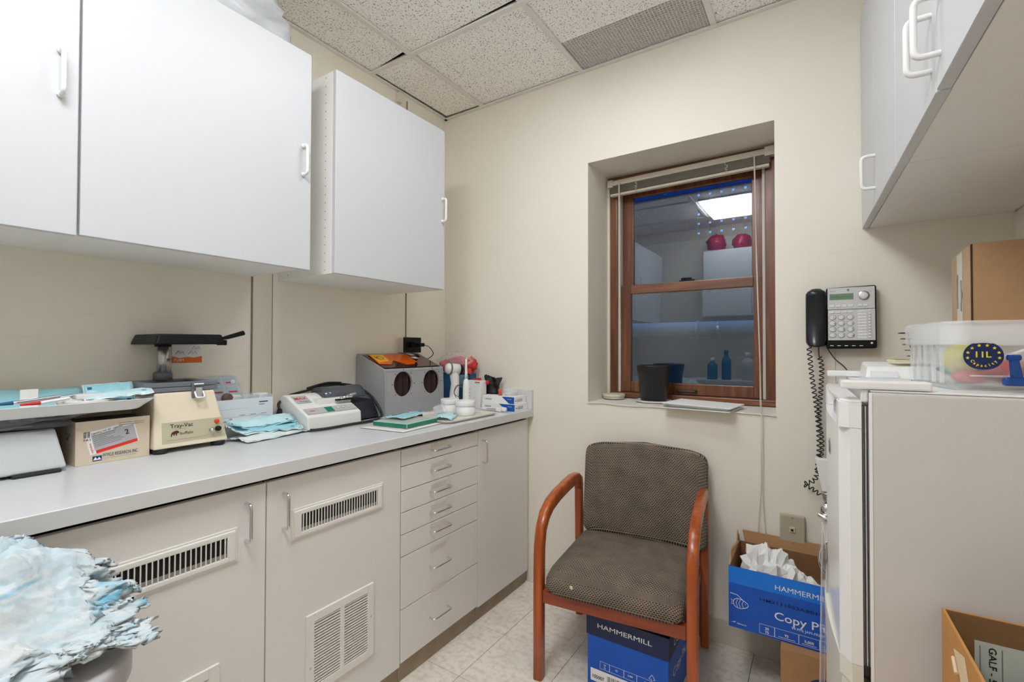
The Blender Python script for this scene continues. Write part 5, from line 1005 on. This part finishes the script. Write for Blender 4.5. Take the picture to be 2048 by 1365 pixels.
# cardboard box behind the tub
t = thing('cardboard_box', 'plain brown cardboard box on the refrigerator behind the tub', 'box', (.425, 1.68, FZ), -.04)
MB().box((-.112, -.125, 0), (.085, .125, .338), .002).build('carton_body', 'cardboard_pale', t, world=False); MB().box((-.114, -.118, .002), (-.1122, .122, .336)).build('end_flap', mat('cardboard_light', (.52, .36, .235), .85, var=.08), t, world=False); MB().box((-.1150, -.03, .0), (-.1142, .035, .334)).build('packing_tape', 'tape', t, world=False)
MB().box((-.1128, -.1258, .0), (-.1095, -.1235, .336)).build('corner_gap', mat('gap_brown', (.06, .03, .015), .9), t, world=False)
MB().tube([(-.1155, -.025, .26), (-.1155, -.030, .22), (-.1155, -.024, .18)], .002, 5).build('tape_mark', 'ink_grey', t, world=False); MB().tube([(-.1155, .02, .28), (-.1155, .026, .23), (-.1155, .02, .19)], .002, 5).build('tape_mark', 'ink_grey', t, world=False)
# small wire basket
t = thing('wire_basket', 'small black wire basket peeping out behind the tub', 'basket', (.245, 1.71, FZ)); bx_, by_ = .245, 1.705
for k in range(7):
    z = FZ+.030+k*.016; s_ = .030+.028*k/6; MB().tube(rrect(bx_-s_, by_-s_*.5, bx_+s_*.6, by_+s_*.5, .01, z, 3), .0011, 5, closed=True).build('wire', 'ink', t)
for k in range(5):
    f = -1+2*k/4; MB().tube([(bx_+f*.012-.01, by_-.012, FZ+.002), (bx_-.013+f*.030, by_-.029, FZ+.126)], .0013, 5).build('wire', 'ink', t)
MB().tube(rrect(bx_-.03, by_-.015, bx_+.02, by_+.015, .008, FZ+.002, 3), .0014, 5, closed=True).build('wire', 'ink', t)

# ================================================================== CARTONS ON THE FLOOR
def open_carton(t, x0, x1, y0, y1, z0, z1, th, m_out, m_in, flaps):
    o = MB(); o.box((x0, y0, z0), (x1, y0+th, z1)); o.box((x0, y1-th, z0), (x1, y1, z1)); o.box((x0, y0+th, z0), (x0+th, y1-th, z1)); o.box((x1-th, y0+th, z0), (x1, y1-th, z1)); o.box((x0+th, y0+th, z0), (x1-th, y1-th, z0+th)); o.build('carton_walls', m_out, t)
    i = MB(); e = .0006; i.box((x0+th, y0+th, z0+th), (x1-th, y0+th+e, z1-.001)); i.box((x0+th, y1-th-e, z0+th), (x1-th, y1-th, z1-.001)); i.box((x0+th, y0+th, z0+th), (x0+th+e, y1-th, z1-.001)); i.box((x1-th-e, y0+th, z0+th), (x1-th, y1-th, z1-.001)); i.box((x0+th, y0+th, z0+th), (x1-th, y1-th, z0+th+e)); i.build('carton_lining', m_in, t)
t = thing('brown_carton', 'brown carton on the floor under the open blue paper carton', 'carton', (.04, 1.95, 0))
MB().box((-.115, 1.800, 0.0005), (.21, 2.095, .2335), .002).build('carton_body', 'cardboard', t)
lg = MB(); lg.tube([(.035+.070*math.cos(2*PI*k/32), 1.7992, .135+.036*math.sin(2*PI*k/32)) for k in range(32)], .0035, 4, closed=True); lg.build('logo_oval', 'ink_navy', t); text('print', 'wm', (.035, 1.7996, .118), (1, 0, 0), (.2, 0, 1), .026, 'ink_navy', t, .062, bold=.03, align='CENTER'); MB().box((-.005, 1.797, .206), (.03, 1.7995, .2105)).build('torn_tape', 'cardboard_pale', t)
t = thing('paper_carton', 'open blue copy paper carton holding white tissue', 'carton', (-.06, 1.97, .235))
bx0, bx1, by0, by1, bz0, bz1 = -.277, .165, 1.835, 2.100, .2345, .447
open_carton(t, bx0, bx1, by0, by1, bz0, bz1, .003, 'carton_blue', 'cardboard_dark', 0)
MB().box((bx0, by0-.0008, bz1-.058), (bx1, by0-.0001, bz1-.0005)).build('light_band', 'carton_blue_light', t)
MB().hexa([(bx0+.02, by1-.004, bz1), (bx1, by1-.004, bz1), (bx1, by1-.0005, bz1), (bx0+.02, by1-.0005, bz1)], [(bx0+.012, by1+.004, bz1+.042), (bx1, by1+.004, bz1+.042), (bx1, by1+.008, bz1+.042), (bx0+.012, by1+.008, bz1+.042)]).build('back_flap', 'cardboard', t)
MB().prism([(bx0, by0+.01, bz1), (bx0, by1-.005, bz1), (bx0-.008, by1-.002, bz1+.040), (bx0-.005, by1-.045, bz1+.010), (bx0-.006, by0+.10, bz1+.028), (bx0-.004, by0+.055, bz1+.032), (bx0, by0+.03, bz1+.008)], (.004, 0, .0)).build('side_flap', 'cardboard_pale', t)
yy = by0-.0009
text('print', 'HAMMERMILL', (-.132, yy, .402), RX, UZ, .0175, 'ink_white', t, .158); text('print', 'Copy Plus', (-.134, yy, .302), RX, UZ, .027, 'ink_white', t, .172, bold=.006); text('print', '99.99% JAM-FREE*', (-.084, yy, .285), RX, UZ, .0085, 'ink_white', t, .092)
text('print', 'HM21119S2AB010BB8', (-.178, yy, .352), RX, (0, 0, 1), .0105, mat('ink_dark_blue', (.004, .02, .10), .5), t, .22, bold=.01)
text('print', 'Sylvamo', (-.250, yy, .2495), RX, UZ, .0055, 'ink_white', t, .030, bold=.01); MB().prism([(-.268, yy-.0002, .2495), (-.262, yy-.0002, .2545), (-.254, yy-.0002, .2565), (-.258, yy-.0002, .2515), (-.261, yy-.0002, .2525)], (0, .0002, 0)).build('bird_mark', 'ink_white', t)
bxs = [(-.180, .046, '20', '75'), (-.134, .070, '92', None), (-.064, .058, '5,000', None), (-.006, .085, '8.5x11', None)]
for k, (x, w_, s1, s2) in enumerate(bxs):
    frame_quad(MB(), (x, yy+.0002, .2415), RX, UZ, w_, .032, .0009).build('spec_frame', 'ink_white', t)
    text('print', s1, (x+w_*.5, yy, .2575 if s2 else .2525), RX, UZ, .0085, 'ink_white', t, None, bold=.02, align='CENTER')
    if s2: text('print', s2, (x+w_*.5, yy, .2455), RX, UZ, .0085, 'ink_white', t, None, bold=.02, align='CENTER')
    else: quad((x+w_*.15, yy+.0002, .2465), RX, UZ, w_*.7, .0014).build('small_print', 'ink_white', t)
fish = MB(); fx, fz = -.238, .322
fish.tube([(fx+.024*math.cos(a)-.004*0, yy-.0002, fz+.016*math.sin(a)*(1-.25*math.cos(a))) for a in [2*PI*k/22 for k in range(22)]], .0010, 4, closed=True)
for d_ in (-.012, -.003, .007): fish.tube([(fx+d_+.002, yy-.0002, fz+.013), (fx+d_-.003, yy-.0002, fz), (fx+d_+.002, yy-.0002, fz-.013)], .0009, 4)
fish.tube([(fx-.022, yy-.0002, fz+.004), (fx-.031, yy-.0002, fz+.010), (fx-.028, yy-.0002, fz), (fx-.031, yy-.0002, fz-.008), (fx-.022, yy-.0002, fz-.004)], .0009, 4); fish.tube([(fx+.005, yy-.0002, fz+.016), (fx-.010, yy-.0002, fz+.028), (fx-.034, yy-.0002, fz+.031)], .0009, 4); fish.cyl((fx+.015, yy, fz+.002), .0014, .0004, (0, -1, 0), 8)
fish.build('fish_emblem', 'ink_white', t)
def facet(m): m.sm = [False]*len(m.sm); return m
tt = thing('tissue_wad', 'crumpled white tissue stuffed in the open blue carton', 'tissue', (-.15, 1.97, .24))
for k, (x, y, z, a, b_, c_) in enumerate(((-.165, 1.965, .385, .085, .09, .105), (-.105, 1.955, .365, .06, .08, .085), (-.20, 1.94, .36, .05, .07, .085), (.085, 1.93, .35, .05, .06, .085), (-.05, 1.95, .34, .06, .07, .075))):
    facet(blob((x, y, z), (a*1.05, b_, c_), 22, 14, .38, 2.6, k*2.1+.4, .242, .18)).build('crumple', mat('tissue_white', (.80, .80, .79), .8), tt)
# carton under the chair
t = thing('lidded_carton', 'blue copy paper carton with a navy lid under the chair', 'carton', (-.57, 1.80, 0))
cx0, cx1, cy0, cy1, cz1 = -.712, -.424, 1.592, 2.035, .262
MB().box((cx0, cy0, .0005), (cx1, cy1, cz1-.004), .002).build('carton_body', 'carton_blue', t)
ld = MB(); ld.box((cx0-.003, cy0-.003, cz1-.075), (cx1+.003, cy0-.0004, cz1)); ld.box((cx0-.003, cy1+.0004, cz1-.075), (cx1+.003, cy1+.003, cz1)); ld.box((cx0-.003, cy0-.0004, cz1-.075), (cx0-.0004, cy1+.0004, cz1)); ld.box((cx1+.0004, cy0-.0004, cz1-.075), (cx1+.003, cy1+.0004, cz1)); ld.box((cx0-.0004, cy0-.0004, cz1-.0035), (cx1+.0004, cy1+.0004, cz1)); ld.build('lid', 'carton_navy', t)
y2 = cy0-.0030; y3 = cy0-.0003
text('print', 'HAMMERMILL', (-.672, y2, .219), RX, UZ, .0165, 'ink_white', t, .195)
for k, (x, w_, s1, s2) in enumerate(((-.664, .036, '20', '75'), (-.628, .052, '92', None), (-.576, .046, '5,000', None), (-.530, .074, '8.5x11', None))):
    frame_quad(MB(), (x, y3, .076), RX, UZ, w_, .026, .0008).build('spec_frame', 'ink_white', t); text('print', s1, (x+w_/2, y3, .090 if s2 else .087), RX, UZ, .006, 'ink_white', t, None, align='CENTER', bold=.01)
    if s2: text('print', s2, (x+w_/2, y3, .080), RX, UZ, .006, 'ink_white', t, None, align='CENTER', bold=.01)
quad((-.700, y3, .024), RX, UZ, .16, .044).build('white_label', 'paper_white', t); text('print', '105007', (-.692, y3-.0004, .036), RX, UZ, .012, 'ink', t, .044, bold=.02)
for k in range(22): quad((-.636+k*.0042, y3-.0004, .032), RX, UZ, (.0014, .0026, .0010, .0018)[k % 4], .026).build('barcode_bar', 'ink', t)
tree = MB(); tree.tube([(-.478+a*.011, y3-.0004, .112+b_*.011) for a, b_ in ((-.2, -1), (-.2, -.4), (-1, -.4), (-.5, .3), (0, 1), (.5, .3), (1, -.4), (.4, -.4))], .0009, 4); tree.build('tree_emblem', 'ink_white', t); text('print', 'FSC', (-.478, y3, .094), RX, UZ, .004, 'ink_white', t, align='CENTER')
MB().cyl((-.470, y3, .058), .022, .0004, (0, -1, 0), 26).build('seal', 'paper_white', t); MB().cyl((-.470, y3-.0005, .058), .018, .0004, (0, -1, 0), 26).build('seal_face', 'ink', t); text('print', 'A', (-.470, y3-.001, .051), RX, UZ, .014, 'ink_white', t, align='CENTER')
text('print', 'Copy Plus', (cx1+.0031, 1.65, .205), RY, UZ, .025, 'ink_white', t, .18); text('print', 'Copy Plus', (cx1+.0003, 1.65, .10), RY, UZ, .030, 'ink_white', t, .20)
# open carton in the lower right corner
t = thing('shipping_carton', 'open tall shipping carton in the lower right corner', 'carton', (.36, .95, 0), .03)
ZZ = .752
o = MB(); o.box((-.172, .198, 0), (.17, .202, ZZ)); o.box((-.172, -.20, 0), (-.168, .198, ZZ)); o.box((.166, -.20, 0), (.17, .198, ZZ)); o.box((-.168, -.20, 0), (.166, -.196, ZZ)); o.box((-.168, -.196, .0005), (.166, .198, .004)); o.build('carton_walls', mat('carton_amber', (.50, .235, .065), .8, var=.1, scale=20), t, world=False)
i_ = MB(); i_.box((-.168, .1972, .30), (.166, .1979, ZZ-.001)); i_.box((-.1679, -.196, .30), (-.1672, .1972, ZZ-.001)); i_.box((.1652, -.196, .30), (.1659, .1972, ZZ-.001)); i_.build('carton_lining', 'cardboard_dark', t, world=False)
MB().box((-.1672, -.196, .45), (.1652, .1972, .46)).build('packing_layer', 'cardboard', t, world=False)
Mi = ROOTM[t.name].inverted(); R3 = Mi.to_3x3()
lr, lu = Vector((.93, 0, .0)).normalized(), Vector((0, 0, 1)); LO = Vector((-.130, .1966, .545))
MB().prism([LO, LO+lr*.105, LO+lr*.105+lu*.165, LO+lu*.165], (0, -.0006, 0)).build('address_label', mat('label_pale', (.58, .59, .54), .6), t, world=False)
def ltext(s, a, b_, h, w): return text('print', s, Mi @ (LO+Vector((a, -.0006, b_))), R3 @ Vector((0, 0, -1)), R3 @ Vector((1, 0, 0)), h, 'ink', t, w, bold=.012)
ltext('GALF - 5033', .018, .158, .010, .085); ltext('6.5IT', .040, .105, .007, .030); ltext('RM MILTON AVE', .080, .150, .006, .06); ltext('8130', .008, .095, .006, .02)
for k in range(4): MB().box(tuple(LO+Vector((.006+.028*k, -.0012, .02))), tuple(LO+Vector((.0072+.028*k, -.0007, .158)))).build('small_print', 'ink_grey', t, world=False)
MB().prism([(-.1724, .02, .50), (-.1724, .075, .50), (-.1724, .082, ZZ-.06), (-.1724, .12, ZZ-.030), (-.1724, .06, ZZ-.012), (-.1724, .035, ZZ-.05)], (-.0008, 0, 0)).build('torn_tape', mat('torn_paper', (.70, .55, .36), .8), t, world=False)
MB().tube([(-.1735, .12, ZZ-.045), (-.176, .09, ZZ-.055)], .003, 5).build('torn_shred', 'torn_paper', t, world=False)
tg = single('green_can', MB().lathe([(0, 0), (.055, 0), (.055, .205), (.05, .215), (.03, .228), (0, .23)], (.290, 1.045, .4605), 28), mat('can_green', (.0, .30, .15), .2, .3), 'shiny green can inside the shipping carton', 'can')

# ================================================================== CHAIR
CHA = math.radians(6.6)
t = thing('guest_chair', 'wood-armed guest chair with woven taupe upholstery before the window', 'chair', (-.878, 1.528, 0), CHA)
W_, D_ = .535, .455
def arm(u, nm):      # bent leg-and-arm of rectangular section
    path = [(0, 0), (0, .20), (0, .40), (.004, .48), (.018, .54), (.050, .582), (.10, .608), (.18, .624), (.28, .634), (.36, .638), (.42, .636), (.452, .618), (.462, .585)]
    wd = [.036]*13; ringv = []; P = [Vector((0, a, b_)) for a, b_ in path]; vs = []; sm = MB(); hw, ht = .0175, .0215
    sec = []
    for k in range(4):
        for j in range(3):
            a = math.radians(90*k+45*j); sx, sz = ((1, 1), (-1, 1), (-1, -1), (1, -1))[k]; r = .008
            sec.append((sx*(hw-r)+r*math.cos(a), sz*(ht-r)+r*math.sin(a)))
    n = len(sec)
    for i, p in enumerate(P):
        tv = (P[min(i+1, len(P)-1)]-P[max(i-1, 0)]).normalized(); nn_ = Vector((1, 0, 0)); b2 = tv.cross(nn_)
        for (a, b_) in sec: vs.append(p+Vector((u, 0, 0))+nn_*a+b2*b_*(1.15 if 4 < i < 10 else 1))
    fs = [(i*n+k, i*n+(k+1) % n, (i+1)*n+(k+1) % n, (i+1)*n+k) for i in range(len(P)-1) for k in range(n)]+[list(range(n))[::-1], [(len(P)-1)*n+k for k in range(n)]]
    m = MB().add(vs, fs, True); m.sm[-1] = m.sm[-2] = False; return m.build(nm, 'wood_chair', t, world=False)
for u in (0, W_): arm(u, 'front_leg_and_arm'); MB().hexa([(u-.015, D_+.002, 0), (u+.015, D_+.002, 0), (u+.015, D_+.040, 0), (u-.015, D_+.040, 0)], [(u-.016, D_-.012, .595), (u+.016, D_-.012, .595), (u+.016, D_+.024, .595), (u-.016, D_+.024, .595)], .005, 2).build('rear_leg', 'wood_chair', t, world=False)
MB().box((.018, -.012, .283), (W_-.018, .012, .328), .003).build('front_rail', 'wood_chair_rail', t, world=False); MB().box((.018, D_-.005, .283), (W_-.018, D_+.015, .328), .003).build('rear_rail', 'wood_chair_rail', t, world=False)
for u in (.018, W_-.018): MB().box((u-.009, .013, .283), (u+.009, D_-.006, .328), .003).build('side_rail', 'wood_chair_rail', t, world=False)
def pad(name, x0, x1, y0, y1, zf, th, crown, r=.035):
    # upholstered slab: superellipse-edged top and bottom surfaces, UVs in metres
    n = 34; vs = []; uvs = []; fs = []
    prof = [(0.0, -1.0), (.5, -1.0), (.86, -.98), (.965, -.80), (1.0, -.35), (1.0, .35), (.965, .80), (.86, .97), (.5, 1.0), (0.0, 1.0)]
    cxp, cyp, hx, hy = (x0+x1)/2, (y0+y1)/2, (x1-x0)/2, (y1-y0)/2; NA = 64
    for (s_, h) in prof:
        for k in range(NA):
            a = 2*PI*k/NA; c_, si = math.cos(a), math.sin(a); e = .15
            px = math.copysign(abs(c_)**e, c_); py = math.copysign(abs(si)**e, si)
            sc = s_; X_, Y_ = cxp+hx*px*(sc if s_ > .8 else sc), cyp+hy*py*sc
            z = zf(X_, Y_) + h*th/2 + (crown*(1-s_*s_) if h > 0 else 0)
            vs.append((X_, Y_, z)); uvs.append((X_, Y_ + (z if s_ > .9 else z*.0)))
    for i in range(len(prof)-1):
        for k in range(NA): fs.append((i*NA+k, i*NA+(k+1) % NA, (i+1)*NA+(k+1) % NA, (i+1)*NA+k))
    return vs, fs, uvs
def build_pad(name, data, M, parent, material):
    vs, fs, uvs = data; m = MB().add([M @ Vector(p) for p in vs], fs, True); o = m.build(name, material, parent, world=False); me = o.data; ul = me.uv_layers.new(name='UVMap')
    for lp in me.loops: ul.data[lp.index].uv = uvs[lp.vertex_index]
    return o
build_pad('seat', pad('seat', .024, W_-.024, -.028, D_+.02, lambda x, y: .366+.0*y-.012*max(0, (.05-y)/.08), .072, .018), Matrix.Identity(4), t, 'chair_fabric')
BM_ = Matrix.Translation((0, D_-.012, .395)) @ Matrix.Rotation(math.radians(90-7), 4, 'X')
def backz(x, y): return -.012*(1-((x-W_/2)/(W_/2))**2)
bd = pad('back', .026, W_+.014, .0, .415, backz, .048, .010)
bd = ([(p[0], p[1]*(1 - .075*((p[0]-W_/2-.02)/(W_/2))**2 - (.03 if p[0] < W_/2 else .0)*0), p[2]) for p in bd[0]], bd[1], bd[2])
build_pad('backrest', bd, BM_, t, 'chair_fabric')
blob((.135, -.0282, .372), (.006, .0012, .007), 12, 8, .4, 3, 2).build('seat_stain', 'torn_paper', t, world=False)

# ================================================================== BIN WITH TORN PAPER
t = thing('waste_bin', 'round grey bin at the lower left corner', 'bin', (-.985, .165, 0))
bxc, byc = -.985, .165
MB().lathe([(0, 0), (.115, 0), (.12, .01), (.135, .70), (0, .70)], (bxc, byc, 0), 40).build('bin_body', mat('bin_grey', (.50, .49, .50), .5, var=.05), t); MB().lathe([(0, .701), (.146, .701), (.150, .705), (.150, .738), (.147, .744), (.140, .746), (0, .747)], (bxc, byc, 0), 64).build('lid', mat('bin_lid', (.46, .44, .46), .45, var=.15, scale=40), t)
MB().lathe([(.1385, .66), (.142, .66), (.143, .70), (.1385, .70)], (bxc, byc, 0), 40).build('liner_edge', 'bag_white', t)
tp = thing('torn_paper_heap', 'heap of torn blue and white absorbent paper on the grey bin', 'paper', (-1.03, .12, .748))
def fract(p, o=4, h=.9): return noise.fractal(Vector(p), h, 2.0, o)
def heap(u, v):
    x = -1.175+.30*u; y = -.10+.405*v; e = min(u, 1-u, v, 1-v)
    h = .165*max(0, 1-((u-.25)/.85)**2)*max(0, 1-((v-.50)/.60)**2)**.8
    k = fract((u*2.4, v*3.0, 1.7), 3); j = fract((u*13, v*13, 4.7), 5, .7); edge = max(0, 1-e*7)
    return (x+.035*edge*fract((u*9, v*11, 2.2), 5, .6), y+.050*edge*fract((u*11, v*8, 9.1), 5, .6), max(.7485, .752+h*(1+.30*k)+.016*fract((u*6, v*6, 3.3), 3)*(1-edge)+.006*j))
MB().grid(heap, 150, 150, True, .003).build('sheet', 'blue_tissue', tp)
for k, (ox, oy, oz, sx, sy, rz, cup) in enumerate(((-1.115, .150, .912, .16, .15, .3, .05), (-1.06, .190, .868, .13, .13, -.4, .04), (-1.02, .205, .835, .16, .14, .8, .05), (-1.08, .10, .905, .14, .20, .1, .05), (-.965, .205, .790, .13, .15, 1.3, .03))):
    def sh(u, v, k=k, ox=ox, oy=oy, oz=oz, sx=sx, sy=sy, rz=rz, cup=cup):
        th = 2*PI*u; c_, s_ = math.cos(th), math.sin(th); r = v*(1+.30*fract((c_*1.6, s_*1.6, k*3.1), 3)+.16*v*fract((c_*9, s_*9, k*1.3), 5, .5)); a, b_ = sx*.5*r*c_, sy*.5*r*s_
        return (ox+a*math.cos(rz)-b_*math.sin(rz), oy+a*math.sin(rz)+b_*math.cos(rz), max(.7485, oz+.022*fract((a*18, b_*18, k), 3)+.008*fract((a*55, b_*55, k), 4, .6)-cup*v*v))
    MB().grid(sh, 200, 40, True, .0).build('sheet', 'blue_tissue', tp)
